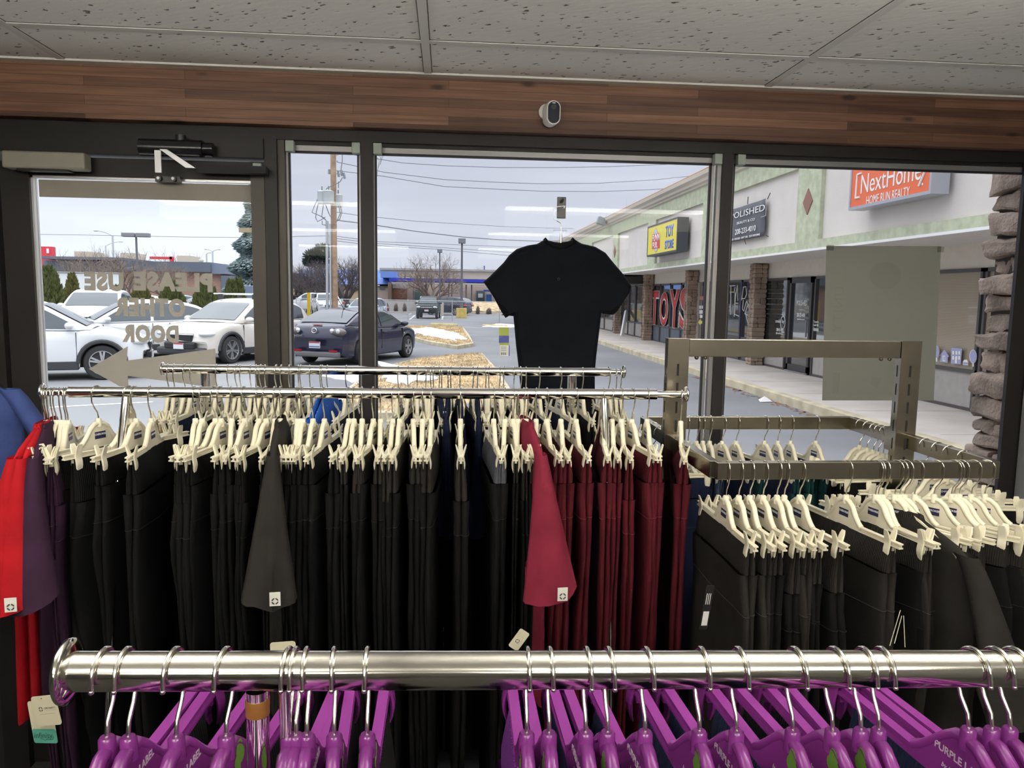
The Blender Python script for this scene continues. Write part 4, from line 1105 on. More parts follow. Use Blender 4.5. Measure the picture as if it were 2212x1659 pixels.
k.build('marking', LINE, bpy.data.objects['parking_lot'])
YEL = mat('yellow_concrete', (.62, .46, .12), .8, noise_amt=.2, noise_scale=4)
PALEY = mat('pale_yellow_stop', (.60, .50, .24), .85, noise_amt=.2, noise_scale=5)
for i, (a, c, lb) in enumerate((((862, 701), (880, 702), 'beside the sedan mirror'), ((929, 702), (988, 704), 'in front of the dark green truck'), ((1042, 705), (1096, 707), 'beside the hanging paper tag'))):
    A, Cc = PZ(*a, GZ), PZ(*c, GZ); d_ = (Cc-A); L_ = d_.length; an = math.atan2(d_.y, d_.x)
    mx = Matrix.Rotation(rad(90), 4, 'Y')
    k = MB(); prof = [(-.09, 0), (-.085, .08), (-.05, .13), (.05, .13), (.085, .08), (.09, 0)]
    rows = [[Vector((x, p[0]*s_, p[1]*s_)) for p in prof] for x, s_ in ((-L_/2, .7), (-L_/2+.1, 1), (L_/2-.1, 1), (L_/2, .7))]
    k.grid(rows); k.add(rows[0], [tuple(range(6))]); k.add(rows[-1], [tuple(range(6))])
    o = k.build('parking_stop', PALEY); o.location = (A+Cc)/2; o.rotation_euler = (0, 0, an)
    tag(o, 'pale yellow concrete parking stop '+lb, 'parking stop', 'concrete parking stops')

# ================================================================ STRIP OF SHOPS
FXX, SX, SZ = 6.70, 8.30, 2.64
STUC = mat('beige_stucco', (.70, .655, .61), .9, noise_amt=.05, noise_scale=2, bump=.25, bump_scale=30)
GREEN = mat('green_stucco', (.50, .535, .385), .9, noise_amt=.16, noise_scale=6, bump=.3, bump_scale=25)
CORN = mat('cornice_beige', (.60, .55, .48), .8)
WALLB = mat('shop_wall_beige', (.66, .60, .52), .85, noise_amt=.04)
SOFF = mat('soffit_grey', (.66, .635, .61), .8, noise_amt=.04)
WHITE = mat('white_flashing', (.84, .84, .83), .5)
STONE = mat('ledge_stone', (.30, .225, .17), .9, noise_amt=.32, noise_scale=3.5, bump=.5, bump_scale=25)
SFR = mat('storefront_bronze', (.085, .080, .080), .5, metal=.2)
KICK = mat('kick_panel_grey', (.36, .345, .32), .7, noise_amt=.06)
KICKB = mat('kick_panel_blue', (.105, .125, .155), .6)
SGL = mat('shop_glass', (.030, .034, .034), .03, spec=.9, coat=.5)
SGB = bpy.data.materials.new('glass_over_blinds'); SGB.use_nodes = True
nt = SGB.node_tree; b = nt.nodes['Principled BSDF']; b.inputs['Roughness'].default_value = .5; b.inputs['Coat Weight'].default_value = .6; b.inputs['Coat Roughness'].default_value = .02
t = nt.nodes.new('ShaderNodeTexCoord'); wv = nt.nodes.new('ShaderNodeTexWave'); wv.bands_direction = 'Z'; wv.inputs['Scale'].default_value = 12.5
rr = nt.nodes.new('ShaderNodeValToRGB'); rr.color_ramp.elements[0].color = (.27, .22, .155, 1); rr.color_ramp.elements[1].color = (.40, .335, .245, 1)
nt.links.new(t.outputs['Object'], wv.inputs[0]); nt.links.new(wv.outputs['Fac'], rr.inputs[0]); nt.links.new(rr.outputs[0], b.inputs['Base Color'])
Y0, Y1 = 3.2, 58.0
sm = thing('strip_mall', 'long beige and green strip of shops along the sidewalk', 'building', (7.5, 20, -.02))
bo = Vector(sm.location)
def sb(name, m, *boxes, bv=0.0, parent=None):
    k = MB()
    for a, c in boxes: k.box([a[i]-bo[i] for i in range(3)], [c[i]-bo[i] for i in range(3)])
    o = k.build(name, m, parent or sm)
    if bv: bevel(o, bv)
    return o
PIL = [14.1-5.57*2+5.57*i for i in range(11)]
sb('fascia_panel_wall', STUC, ((FXX+.06, Y0, SZ+.02), (FXX+1.2, Y1, 4.66)))
sb('soffit', SOFF, ((FXX, Y0, SZ-.01), (SX+.1, Y1, SZ+.02)))
sb('wall', WALLB, ((SX, Y0, 2.24), (SX+.15, Y1, SZ)), ((SX+.12, Y0, -.02), (SX+3.0, Y1, SZ)))
sb('flashing', WHITE, ((FXX-.03, Y0, SZ-.035), (FXX+.01, Y1, SZ+.005)))
bx2 = [((FXX-.02, Y0, SZ), (FXX+.07, Y1, 2.80)), ((FXX-.02, Y0, 4.20), (FXX+.07, Y1, 4.66))]
for y in PIL: bx2.append(((FXX-.0205, y-.47, 2.799), (FXX+.0705, y+.47, 4.201)))
sb('green_band', GREEN, *bx2)
k = MB()
prof = [(0, 4.62), (-.06, 4.64), (-.06, 4.69), (-.13, 4.71), (-.15, 4.78), (-.24, 4.83), (-.26, 4.92), (1.2, 4.92), (1.2, 4.62)]
k.grid([[Vector((FXX-.02+p[0]-bo.x, y-bo.y, p[1]-bo.z)) for p in prof] for y in (Y0, Y1)], True)
k.build('cornice', CORN, sm)
sb('roof_edge', mat('rust_roof', (.52, .27, .10), .8), ((FXX-.27, Y0, 4.92), (FXX-.2, Y1, 4.955)))
RUSTD = mat('diamond_rust', (.29, .155, .12), .8); GREYD = mat('diamond_grey', (.46, .46, .43), .8)
for i, y in enumerate(PIL):
    if y < 6: continue
    k = MB(); c = Vector((FXX-.03-bo.x, y-bo.y, 3.52-bo.z))
    k.add([c+Vector(v) for v in ((-.01, 0, .24), (-.01, .19, 0), (-.01, 0, -.24), (-.01, -.19, 0), (.02, 0, .24), (.02, .19, 0), (.02, 0, -.24), (.02, -.19, 0))], [(0, 1, 2, 3), (0, 4, 5, 1), (1, 5, 6, 2), (2, 6, 7, 3), (3, 7, 4, 0)])
    k.build('diamond_ornament', GREYD if i == 3 else RUSTD, sm)
# stacked stone columns
def stones(k, x0, x1, y0, y1, z0, z1, rg, rowh=(.09, .16), jit=.035, split=2):
    z = z0
    while z < z1-.01:
        h = min(rg.uniform(*rowh), z1-z)
        for face in range(split):
            ya = y0+(y1-y0)*face/split; yb = y0+(y1-y0)*(face+1)/split
            m_ = rg.choice((1, 2)) ; cuts = [x0]+([x0+(x1-x0)*rg.uniform(.35, .65)] if m_ == 2 else [])+[x1]
            for q in range(len(cuts)-1):
                j = lambda: rg.uniform(-jit, jit)*.8
                a = (cuts[q]-(abs(j()) if q == 0 else -.004), ya-(abs(j()) if face == 0 else -.003), z+.004); c = (cuts[q+1]+(abs(j()) if q == len(cuts)-2 else -.004), yb+(abs(j()) if face == split-1 else -.003), z+h-.004)
                vs = []
                for dz in (a[2], (a[2]+c[2])/2, c[2]):
                    ins = 0.0 if dz not in (a[2], c[2]) else .012
                    vs += [Vector((a[0]+ins+j()*.2, a[1]+ins+j()*.2, dz)), Vector((c[0]-ins+j()*.2, a[1]+ins+j()*.2, dz)), Vector((c[0]-ins+j()*.2, c[1]-ins+j()*.2, dz)), Vector((a[0]+ins+j()*.2, c[1]-ins+j()*.2, dz))]
                k.add(vs, [(3, 2, 1, 0), (8, 9, 10, 11)]+[(i*4+s_, i*4+(s_+1) % 4, i*4+4+(s_+1) % 4, i*4+4+s_) for i in (0, 1) for s_ in range(4)])
        z += h
rg = random.Random(21)
for y in PIL[2:]:
    k = MB(); stones(k, 7.93-bo.x, 8.24-bo.x, y-.17-bo.y, y+.17-bo.y, 0, SZ-bo.z-.02, rg)
    k.build('stone_column', STONE, sm)
# storefront windows and doors
def shopwin(y0, y1, m=SGL, kick=KICK, sill=.64, head=2.24):
    f = sb('shop_window', SFR, ((SX-.03, y0, head-.06), (SX+.06, y1, head)), ((SX-.035, y0, sill-.06), (SX+.06, y1, sill)), ((SX-.03, y0, -.02), (SX+.06, y0+.05, head)), ((SX-.03, y1-.05, -.02), (SX+.06, y1, head)), ((SX-.02, y0, -.02), (SX+.06, y1, .03)))
    sb('pane', m, ((SX+.012, y0+.05, sill), (SX+.022, y1-.05, head-.06)), parent=f)
    sb('kick_panel', kick, ((SX+.004, y0+.05, .03), (SX+.02, y1-.05, sill-.06)), parent=f)
    return f
def shopdoor(y0, y1, head=2.24):
    f = sb('shop_door', mat('door_dark', (.055, .053, .055), .4, metal=.3), ((SX-.04, y0, -.02), (SX+.05, y0+.09, head)), ((SX-.04, y1-.09, -.02), (SX+.05, y1, head)), ((SX-.04, y0, head-.14), (SX+.05, y1, head)), ((SX-.04, y0, .02), (SX+.05, y1, .16)))
    sb('pane', SGL, ((SX+.01, y0+.09, .16), (SX+.02, y1-.09, head-.14)), parent=f)
    sb('threshold', ALU, ((SX-.08, y0, -.02), (SX+.02, y1, .015)), parent=f)
    sb('handle', ALU, ((SX-.08, y0+.11, .85), (SX-.05, y0+.135, 1.25)), parent=f)
    return f
WIN = {}
for y0, y1 in ((5.2, 8.0), (8.8, 11.34), (11.40, 13.85)): shopwin(y0, y1, SGB)
WIN['nail'] = shopwin(14.3, 15.5); WIN['nailb'] = shopwin(15.56, 16.9)
WIN['salondoor'] = shopdoor(17.0, 18.15)
WIN['smile'] = shopwin(18.3, 19.75)
WIN['stemb'] = shopwin(19.85, 21.2, SGL, KICKB); WIN['stema'] = shopwin(21.25, 22.9, SGL, KICKB); WIN['toydoor'] = shopdoor(23.3, 24.6)
tw_ = []
for i in range(4): tw_.append(shopwin(25.6+1.35*i, 26.9+1.35*i, SGL, KICKB))
for i in range(4): shopwin(31.1+1.3*i, 32.35+1.3*i, SGL, KICK)
shopdoor(36.6, 37.8)
for i in range(8): shopwin(38.2+2.2*i, 40.3+2.2*i)
# painted and stuck-on window graphics (each belongs to the glass it is on)
RED_P = mat('red_paint', (.55, .045, .05), .6); WHITE_P = mat('white_paint', (.80, .80, .78), .6); YEL_P = mat('yellow_paint', (.75, .65, .15), .6)
def wl(px, py, X=SX-.045): return PX(px, py, X)-bo
def wtext(body, pxL, pxR, pyT, pyB, m, parent, bold=.0, X=SX-.045, name='lettering', shear=0.0, spacing=1.0, bpx=None):
    # pxL,pxR: picture columns of the far and near ends of the word; pyT,pyB its top and bottom at the middle
    a = PX(pxL, (pyT+pyB)/2, X); c = PX(pxR, (pyT+pyB)/2, X); m0 = (pxL+pxR)/2
    top = PX(m0, pyT, X); bot = PX(m0, pyB, X)
    me = text_mesh(body, 1.0, depth=0.0, bold=bold, shear=shear, spacing=spacing)
    xs = [v.co.x for v in me.vertices]; ys = [v.co.y for v in me.vertices]
    me.transform(Matrix.Translation((-(max(xs)+min(xs))/2, -(max(ys)+min(ys))/2, 0)))
    me.transform(Matrix.Diagonal(((a.y-c.y)/(max(xs)-min(xs)), (top.z-bot.z)/(max(ys)-min(ys)), 1, 1)))
    me.materials.clear(); me.materials.append(m)
    o = link(name, me, parent)
    mid = Vector((X, (a.y+c.y)/2, (top.z+bot.z)/2))
    base = bo if parent.parent is sm or parent is sm else Vector(parent.location)
    p_ = mid-base
    o.matrix_local = Matrix(((0, 0, -1, p_.x), (-1, 0, 0, p_.y), (0, 1, 0, p_.z), (0, 0, 0, 1)))
    s_ = o.modifiers.new('paint', 'SOLIDIFY'); s_.thickness = .004
    return o
for ch_, (l, r_, t_, b_), wi in (('T', (1406, 1422, 629, 701), 3), ('O', (1426, 1442, 631, 704), 2), ('Y', (1446, 1467, 625, 708), 1), ('S', (1468, 1496, 620, 712), 0)):
    wtext(ch_, l-1.2, r_+1.2, t_-1, b_+1, WHITE_P, tw_[wi], .050, SX-.040)
    wtext(ch_, l, r_, t_, b_, RED_P, tw_[wi], .022, SX-.048)
def stroke(pts, m, parent, r_=.012, name='painted_stroke'):
    k = MB(); k.tube([wl(x, y) for x, y in pts], r_, 6); return k.build(name, m, parent)
W_ = WIN['stema']
for pts in ([(1571, 622), (1568, 617), (1566, 625), (1571, 640), (1573, 660), (1570, 676), (1566, 674)], [(1572, 618), (1588, 617)], [(1579, 619), (1578, 680)], [(1588, 632), (1587, 679), (1597, 683)], [(1588, 620), (1586, 632)], [(1590, 655), (1595, 655)]): stroke(pts, WHITE_P, W_)
stroke([(1577, 631), (1585, 631)], YEL_P, W_)
W_ = WIN['stemb']
for pts in ([(1586, 684), (1589, 640), (1593, 616), (1594, 650)], [(1600, 662), (1606, 620), (1611, 619), (1613, 635), (1609, 645), (1603, 645)], [(1606, 648), (1604, 668), (1607, 672), (1612, 652)], [(1613, 650), (1622, 674), (1618, 682), (1609, 678), (1615, 660)], [(1610, 675), (1616, 699), (1623, 684), (1622, 674)]): stroke(pts, WHITE_P, W_)
k = MB(); a, c = wl(1513, 690), wl(1518, 706)
sb('blue_post', mat('blue_post', (.02, .022, .075), .5), ((SX-.06, 21.18, .02), (SX-.035, 21.27, 2.2)))
wtext('POLISHED', 1721, 1743, 649, 660, WHITE_P, WIN['salondoor'], .008); wtext('208-233-4010', 1721, 1739, 676, 685, WHITE_P, WIN['salondoor'], .02)
wtext('beauty & co', 1726, 1739, 668, 671, WHITE_P, WIN['salondoor'], .0); wtext('@polishedbeautyandco', 1722, 1738, 688, 692, WHITE_P, WIN['salondoor'], .0)
wtext('smile hy', 1675, 1694, 690, 700, WHITE_P, WIN['smile'], .0); wtext('208-417-4570', 1677, 1692, 709, 716, WHITE_P, WIN['smile'], .02); wtext('@smilehyco', 1676, 1691, 718, 723, WHITE_P, WIN['smile'], .0)
k = MB(); ce = wl(1691, 697)
k.tube([ce+Vector((0, .13*math.cos(2*PI*i/16), .16*math.sin(2*PI*i/16))) for i in range(17)], .008, 5); k.build('round_logo', WHITE_P, WIN['smile'])
for t_, y_ in (('Teeth', 695), ('Lash lift', 702), ('Extensions', 710), ('Microblading', 714)): wtext(t_, 1757, 1768, y_-2.5, y_+2.5, WHITE_P, WIN['nailb'], .0)
# toy shop door stickers
for (l, r_, t_, b_), m_ in (((1511, 1514, 660, 667), WHITE_P), ((1516, 1520, 660, 667), WHITE_P), ((1511, 1514, 670, 678), WHITE_P), ((1515, 1520, 670, 678), WHITE_P), ((1512, 1518, 680, 687), WHITE_P), ((1512, 1521, 640, 648), mat('sign_pale_red', (.5, .2, .18), .6))):
    a, c = wl(l, t_), wl(r_, b_); MB().box((a.x-.003, c.y, c.z), (a.x+.003, a.y, a.z)).build('sticker', m_, WIN['toydoor'])
a = wl(1509, 696); sa = [(1508, 696), (1513, 689), (1513, 693), (1519, 693), (1519, 699), (1513, 699), (1513, 703)]
MB().add([wl(x, y) for x, y in sa], [tuple(range(7))]).build('arrow_sticker', YEL_P, WIN['toydoor'])
# little town stickers on the blinds window
TOWN = mat('sticker_periwinkle', (.36, .38, .60), .6)
HOUSEW = [o for o in sm.children if o.name.startswith('shop_window')][2]
HOUSEW2 = [o for o in sm.children if o.name.startswith('shop_window')][1]
def stick(pts, m, par, name, X=SX-.045):
    k = MB(); P_ = [PX(x, y, X)-bo for x, y in pts]; n = len(P_)
    k.add(P_+[p+Vector((.003, 0, 0)) for p in P_], [tuple(range(n)), tuple(range(2*n-1, n-1, -1))]+[(i, (i+1) % n, n+(i+1) % n, n+i) for i in range(n)])
    return k.build(name, m, par)
def oo(cx, cy, rx, ry, n=14): return [(cx+rx*math.cos(2*PI*i/n), cy+ry*math.sin(2*PI*i/n)) for i in range(n)]
stick([(2030, 781), (2034, 764), (2030, 770), (2030, 768), (2040, 755), (2050, 770), (2047, 772), (2047, 784)], TOWN, HOUSEW, 'house_sticker')
stick([(2036, 768), (2042, 768), (2042, 781), (2036, 780)], WHITE_P, HOUSEW, 'sticker_door', SX-.05); stick([(2038, 770), (2040, 770), (2040, 778), (2038, 778)], TOWN, HOUSEW, 'sticker_door', SX-.054)
stick([(2054, 785), (2055, 751), (2078, 753), (2075, 787)], TOWN, HOUSEW, 'house_sticker')
for x in (2057, 2064, 2070):
    for y in (758, 769): stick([(x, y), (x+4, y+.4), (x+4, y+8), (x, y+7.6)], WHITE_P, HOUSEW, 'sticker_window', SX-.05)
stick([(2063, 785), (2063, 771), (2067, 771), (2067, 785)], WHITE_P, HOUSEW, 'sticker_door', SX-.052)
stick([(2080, 788), (2080, 781), (2083, 777), (2089, 777), (2091, 782), (2091, 789)], WHITE_P, HOUSEW, 'car_sticker'); stick([(2081, 787), (2081, 782), (2090, 783), (2090, 787)], TOWN, HOUSEW, 'car_sticker', SX-.05)
def treest(cx, y0_, y1_, w_, par):
    stick(oo(cx, (y0_+y1_)/2-4, w_+1.0, (y1_-y0_)/2-3), WHITE_P, par, 'tree_sticker'); stick(oo(cx, (y0_+y1_)/2-4, w_, (y1_-y0_)/2-4), TOWN, par, 'tree_sticker', SX-.05)
    stick([(cx-1.3, y1_), (cx-1.3, y1_-12), (cx+1.3, y1_-12), (cx+1.3, y1_)], WHITE_P, par, 'tree_sticker', SX-.048)
treest(2023, 748, 781, 5, HOUSEW); treest(2102, 756, 792, 7, HOUSEW); treest(2132, 765, 796, 5, HOUSEW2); treest(2140, 759, 797, 6, HOUSEW2)

# ---- signs on the fascia: things of their own
def boxsign(name, label, X, y0, y1, z0, z1, face_m, side_m, rim=.05):
    r = thing(name, label, 'sign', (X, (y0+y1)/2, z0))
    o_ = Vector(r.location)
    MB().box((.012, y0-o_.y, 0), (FXX-.02-X, y1-o_.y, z1-z0)).build('cabinet', side_m, r)
    k = MB(); Yc = (y1-y0)/2; H_ = z1-z0
    for a, c in (((-.01, -Yc, 0), (.0119, Yc, rim)), ((-.01, -Yc, H_-rim), (.0119, Yc, H_)), ((-.01, -Yc, rim), (.0119, -Yc+rim, H_-rim)), ((-.01, Yc-rim, rim), (.0119, Yc, H_-rim))): k.box(a, c)
    k.build('rim', side_m, r)
    MB().box((.0, -Yc+rim, rim), (.0118, Yc-rim, H_-rim)).build('face', face_m, r)
    return r
ts = boxsign('shop_sign', 'yellow toy store box sign with blue letters and red balloon emblem', 6.37, 21.3, 24.55, 3.0, 3.95, mat('sign_yellow', (.80, .68, .06), .4), mat('sign_case_dark', (.055, .062, .072), .5))
def pt(px, py, X=6.365): return PX(px, py, X)
def signtext(r, body, pxL, pxR, pyT, pyB, m, bold, X, shear=0.0):
    o_ = wtext(body, pxL, pxR, pyT, pyB, m, r, bold, X, shear=shear); return o_
SBLUE = mat('sign_blue', (.05, .14, .62), .5); SRED = mat('sign_red', (.62, .06, .07), .5)
signtext(ts, 'TOY', 1437.5, 1455, 486, 511, SBLUE, .03, 6.364); signtext(ts, 'STORE', 1436, 1454.5, 518, 537, SBLUE, .03, 6.364)
def disc_sign(r, cx, cy, rx, ry, m, X, name):
    k = MB(); P_ = [PX(x, y, X)-Vector(r.location) for x, y in oo(cx, cy, rx, ry, 20)]; k.add(P_, [tuple(range(20))]); return k.build(name, m, r)
disc_sign(ts, 1416.5, 519, 5.2, 26, SRED, 6.366, 'emblem'); disc_sign(ts, 1416.5, 519, 4.6, 25, mat('sign_sky', (.45, .62, .78), .5), 6.364, 'emblem')
P_ = [PX(x, y, 6.362)-Vector(ts.location) for x, y in ((1409, 507), (1425, 503), (1424.5, 536), (1408, 538))]
MB().add(P_, [(0, 1, 2, 3)]).build('emblem', SRED, ts)
signtext(ts, 'FUNN', 1409.5, 1424.5, 506, 521, WHITE_P, .02, 6.358); signtext(ts, 'FUL', 1409.5, 1420, 523, 536, WHITE_P, .02, 6.358)
rs = boxsign('shop_sign', 'large orange realty box sign with white letters and grey metal sides', 6.43, 10.0, 12.13, 3.14, 4.16, mat('sign_orange', (.80, .155, .055), .4), mat('sign_case_silver', (.42, .43, .48), .4, metal=.3), .045)
signtext(rs, 'NextHome', 1861, 1989, 360, 403, WHITE_P, .0, 6.424)
signtext(rs, 'HOME RUN REALTY', 1872, 1964, 413.5, 433, WHITE_P, .0, 6.424)
for a, c in (((1852, 377.5), (1848, 428)), ((1852, 377.5), (1861, 374)), ((1848, 428), (1857, 426))): 
    k = MB(); k.tube([PX(*a, 6.424)-Vector(rs.location), PX(*c, 6.424)-Vector(rs.location)], .016, 6); k.build('bracket_stroke', WHITE_P, rs)
k = MB(); k.tube([PX(2006, 352, 6.424)-Vector(rs.location), PX(1985, 402, 6.424)-Vector(rs.location)], .017, 6); k.build('slash_stroke', WHITE_P, rs)
disc_sign(rs, 1992.5, 397.5, 1.8, 3, WHITE_P, 6.424, 'mark')
# cloth banner
bn = thing('shop_banner', 'dark grey beauty salon banner tied to the beige panel', 'banner', (6.66, 17.4, 3.03))
bmx = mat('banner_grey', (.105, .110, .125), .6, noise_amt=.1, noise_scale=3)
rows = []
for i in range(13):
    y = 16.02+2.85*i/12
    rows.append([Vector((.0+.012*math.sin(i*1.3+j), y-17.4, .0+.78*j/6-(.02*math.sin(PI*i/12) if j == 6 else 0))) for j in range(7)])
k = MB(); k.grid(rows); o = k.build('cloth', bmx, bn, 60); s_ = o.modifiers.new('cloth', 'SOLIDIFY'); s_.thickness = .006
signtext(bn, 'POLISHED', 1578.5, 1651.5, 451, 464.5, WHITE_P, .0, 6.628)
signtext(bn, 'BEAUTY & CO', 1592, 1630, 475, 480.5, WHITE_P, .0, 6.628); signtext(bn, '208-233-4010', 1588, 1632, 491, 503, WHITE_P, .012, 6.628)
signtext(bn, 'NAILS - PEDICURES - SPRAY TANS - TEETH WHITENING', 1578.5, 1641, 510, 514.5, WHITE_P, .01, 6.628)
k = MB(); 
for a, c in (((1643.5, 469), (1654, 466)), ((1654, 466), (1655, 448))): k.tube([PX(*a, 6.628)-Vector(bn.location), PX(*c, 6.628)-Vector(bn.location)], .004, 4)
k.build('border_line', WHITE_P, bn)
for a, c in (((1658, 430), (1664, 417)), ((1615, 441), (1616, 425)), ((1655, 508), (1660, 511)), ((1608, 518), (1611, 527))):
    MB().tube([PX(*a, 6.65)-Vector(bn.location), PX(*c, 6.65)-Vector(bn.location)], .009, 5).build('tie', mat('tie_black', (.03, .03, .03), .6), bn)
gs = boxsign('shop_sign', 'small dark sign with gold letters on the wall behind the shirt', 8.22, 31.5, 34.3, 2.27, 2.56, mat('sign_darkgold', (.10, .075, .015), .5), mat('sign_black', (.03, .03, .025), .5), .02)
signtext(gs, 'WILLOWS', 1357, 1379, 603.5, 612, mat('gold_paint', (.52, .38, .05), .5), .02, 8.208)
fl_ = thing('floodlight', 'grey floodlight on the shop roof edge', 'floodlight', (6.35, 31.0, 4.9))
zz = PX(1301, 478, 6.35)
fl_.location = (6.35, zz.y, 4.94)
bevel(MB().cbox((0, 0, zz.z-4.94), (.35, .34, .30), Matrix.Rotation(.3, 4, 'Y')).build('lamp_head', mat('flood_grey', (.25, .28, .28), .5), fl_), .02)
MB().tube([(0, 0, 0), (0, 0, zz.z-4.94)], .03, 8).build('bracket', mat('flood_grey'), fl_)
bd_ = PX(1346, 700, 8.18)
q = thing('leaning_board', 'narrow white board leaning on the far shop window', 'board', (8.0, 31.6, -.02))
q.location = (7.75, PX(1343, 728, 7.75).y, -.02)
k = MB(); a = Vector((0, 0, 0)); c = PX(1353, 672, 8.22)-Vector(q.location)
d_ = (c-a).normalized(); s_ = Vector((-d_.z, 0, d_.x)).normalized()
k.tube([a, c], .09, 4); k.build('board', mat('board_white', (.72, .72, .70), .7), q)

# stone pilaster beside the last window
sp = MB(); rg = random.Random(77)
z = GZ
def rock(k, a, c, jit):
    # a rough hewn block between corners a and c: subdivided box pushed about by noise
    n = 5; sd_ = Vector((rg.uniform(0, 90), rg.uniform(0, 90), rg.uniform(0, 90)))
    ctr = (a+c)/2; hf = (c-a)/2
    bm = bmesh.new(); bmesh.ops.create_cube(bm, size=2.0); bmesh.ops.subdivide_edges(bm, edges=bm.edges[:], cuts=n, use_grid_fill=True)
    tw_ = (rg.uniform(-.25, .25), rg.uniform(-.2, .2))
    for v in bm.verts:
        p = v.co.copy()
        q = Vector([math.copysign(abs(t_)**.8, t_) for t_ in p])
        ln = (abs(p.x)**12+abs(p.y)**12+abs(p.z)**12)**(1/12.0)
        p = p/ln
        w_ = Vector((ctr.x+p.x*hf.x, ctr.y+p.y*hf.y, ctr.z+p.z*hf.z*(1+tw_[0]*p.y)+hf.z*tw_[1]*p.y))
        d_ = noise.noise_vector((w_+sd_)*14)*jit + noise.noise_vector((w_+sd_)*38)*jit*.45
        v.co = w_+d_
    bm.verts.ensure_lookup_table()
    k.add([v.co.copy() for v in bm.verts], [tuple(v.index for v in f.verts) for f in bm.faces]); bm.free()
while z < 2.5:
    h = rg.uniform(.05, .115); prot = rg.uniform(-.045, .03)
    cuts = rg.choice(([2.84, 3.12], [2.84, 3.12], [2.84, 2.84+rg.uniform(.10, .17), 3.12]))
    for ya, yb in zip(cuts, cuts[1:]):
        rock(sp, Vector((2.262+prot+rg.uniform(-.015, .015), ya+.004, z+.003)), Vector((2.52, yb-.004+rg.uniform(-.01, .02), z+h-.003)), .016)
    z += h
STONE2 = mat('ledge_stone_near', (.30, .235, .19), .9, noise_amt=.42, noise_scale=7, bump=.9, bump_scale=70)
o = sp.build('stone_pilaster', STONE2, None, 35); tag(o, 'stacked ledge stone pilaster outside the end of the last window', 'stone pilaster')
MB().box((2.30, 2.86, GZ), (2.55, 3.10, 2.5)).build('mortar_core', mat('mortar', (.05, .045, .04), .9), o)
# ================================================================ VEHICLES
def lerp_line(L, x):
    if x <= L[0][0]: return L[0][1]
    for (a, za), (c, zc) in zip(L, L[1:]):
        if x <= c: t = (x-a)/(c-a); return za+(zc-za)*t
    return L[-1][1]
def smooth_line(L, n=3):
    for _ in range(n):
        out = [L[0]]
        for a, c in zip(L, L[1:]):
            out += [(a[0]*.75+c[0]*.25, a[1]*.75+c[1]*.25), (a[0]*.25+c[0]*.75, a[1]*.25+c[1]*.75)]
        L = out+[L[-1]]
    return L
SPEC = {
 'sedan': dict(L=4.5, W=1.76, xf=1.36, xr=-1.28, wr=.325, zb=.20, lower=[(-2.25, .72), (-2.22, .98), (-2.0, 1.065), (-1.5, 1.04), (-.6, .955), (.9, .94), (1.2, .95), (1.9, .84), (2.2, .66), (2.25, .5)],
               roof=[(-1.95, 1.05), (-1.25, 1.335), (-.8, 1.43), (-.2, 1.465), (.25, 1.44), (.75, 1.21), (1.25, .945)], side=(-1.25, .86), wind=(.30, 1.16), rear=(-1.84, -.92), pillar=-.28, bodyc=None),
 'suv': dict(L=4.58, W=1.855, xf=1.38, xr=-1.28, wr=.36, zb=.24, lower=[(-2.29, .62), (-2.27, 1.0), (-2.1, 1.10), (-1.2, 1.08), (.9, 1.03), (1.15, 1.06), (1.85, .99), (2.2, .84), (2.29, .6)],
             roof=[(-2.24, 1.10), (-1.98, 1.42), (-1.6, 1.60), (-.9, 1.675), (-.2, 1.68), (.25, 1.60), (.7, 1.34), (1.2, 1.055)], side=(-1.85, .80), wind=(.32, 1.10), rear=(-2.18, -1.82), pillar=-.35, bodyc=.44),
 'hatch': dict(L=4.3, W=1.78, xf=1.30, xr=-1.25, wr=.33, zb=.22, lower=[(-2.15, .62), (-2.13, 1.0), (-2.0, 1.08), (-1.0, 1.03), (.85, .98), (1.1, 1.0), (1.8, .90), (2.05, .75), (2.15, .55)],
             roof=[(-2.1, 1.08), (-1.85, 1.34), (-1.4, 1.53), (-.7, 1.60), (-.1, 1.60), (.3, 1.5), (.75, 1.24), (1.15, .99)], side=(-1.65, .76), wind=(.32, 1.06), rear=(-2.02, -1.6), pillar=-.35, bodyc=.40),
 'pickup': dict(L=5.8, W=2.03, xf=1.85, xr=-1.80, wr=.40, zb=.42, lower=[(-2.9, .9), (-2.88, 1.24), (-.9, 1.26), (1.1, 1.20), (1.35, 1.24), (2.5, 1.17), (2.82, 1.0), (2.9, .8)],
             roof=[(-1.05, 1.25), (-.85, 1.82), (-.2, 1.88), (.4, 1.86), (.75, 1.70), (1.40, 1.23)], side=(-.78, .78), wind=(.66, 1.32), rear=(-1.0, -.9), pillar=.0, bodyc=None),
 'truck': dict(L=4.4, W=1.70, xf=1.30, xr=-1.30, wr=.38, zb=.42, lower=[(-2.2, .8), (-2.18, 1.1), (-.9, 1.12), (.7, 1.10), (.95, 1.13), (1.9, 1.06), (2.12, .95), (2.2, .7)],
             roof=[(-2.1, 1.11), (-1.95, 1.62), (-1.0, 1.73), (-.2, 1.74), (.3, 1.66), (.95, 1.12)], side=(-1.8, .5), wind=(.30, .90), rear=(-2.05, -1.9), pillar=-.4, bodyc=None),
}
TYRE = mat('tyre', (.022, .022, .024), .75, bump=.3, bump_scale=60); ALLOY = mat('alloy_wheel', (.52, .53, .55), .3, metal=.8); DARKU = mat('underbody_dark', (.012, .012, .013), .8)
LAMPW = mat('headlamp_clear', (.55, .57, .60), .08, spec=.8, coat=.7); LAMPR = mat('tail_lamp_red', (.42, .012, .02), .15, coat=.6); LAMPG = mat('tail_lamp_smoke', (.13, .115, .105), .15, coat=.4)
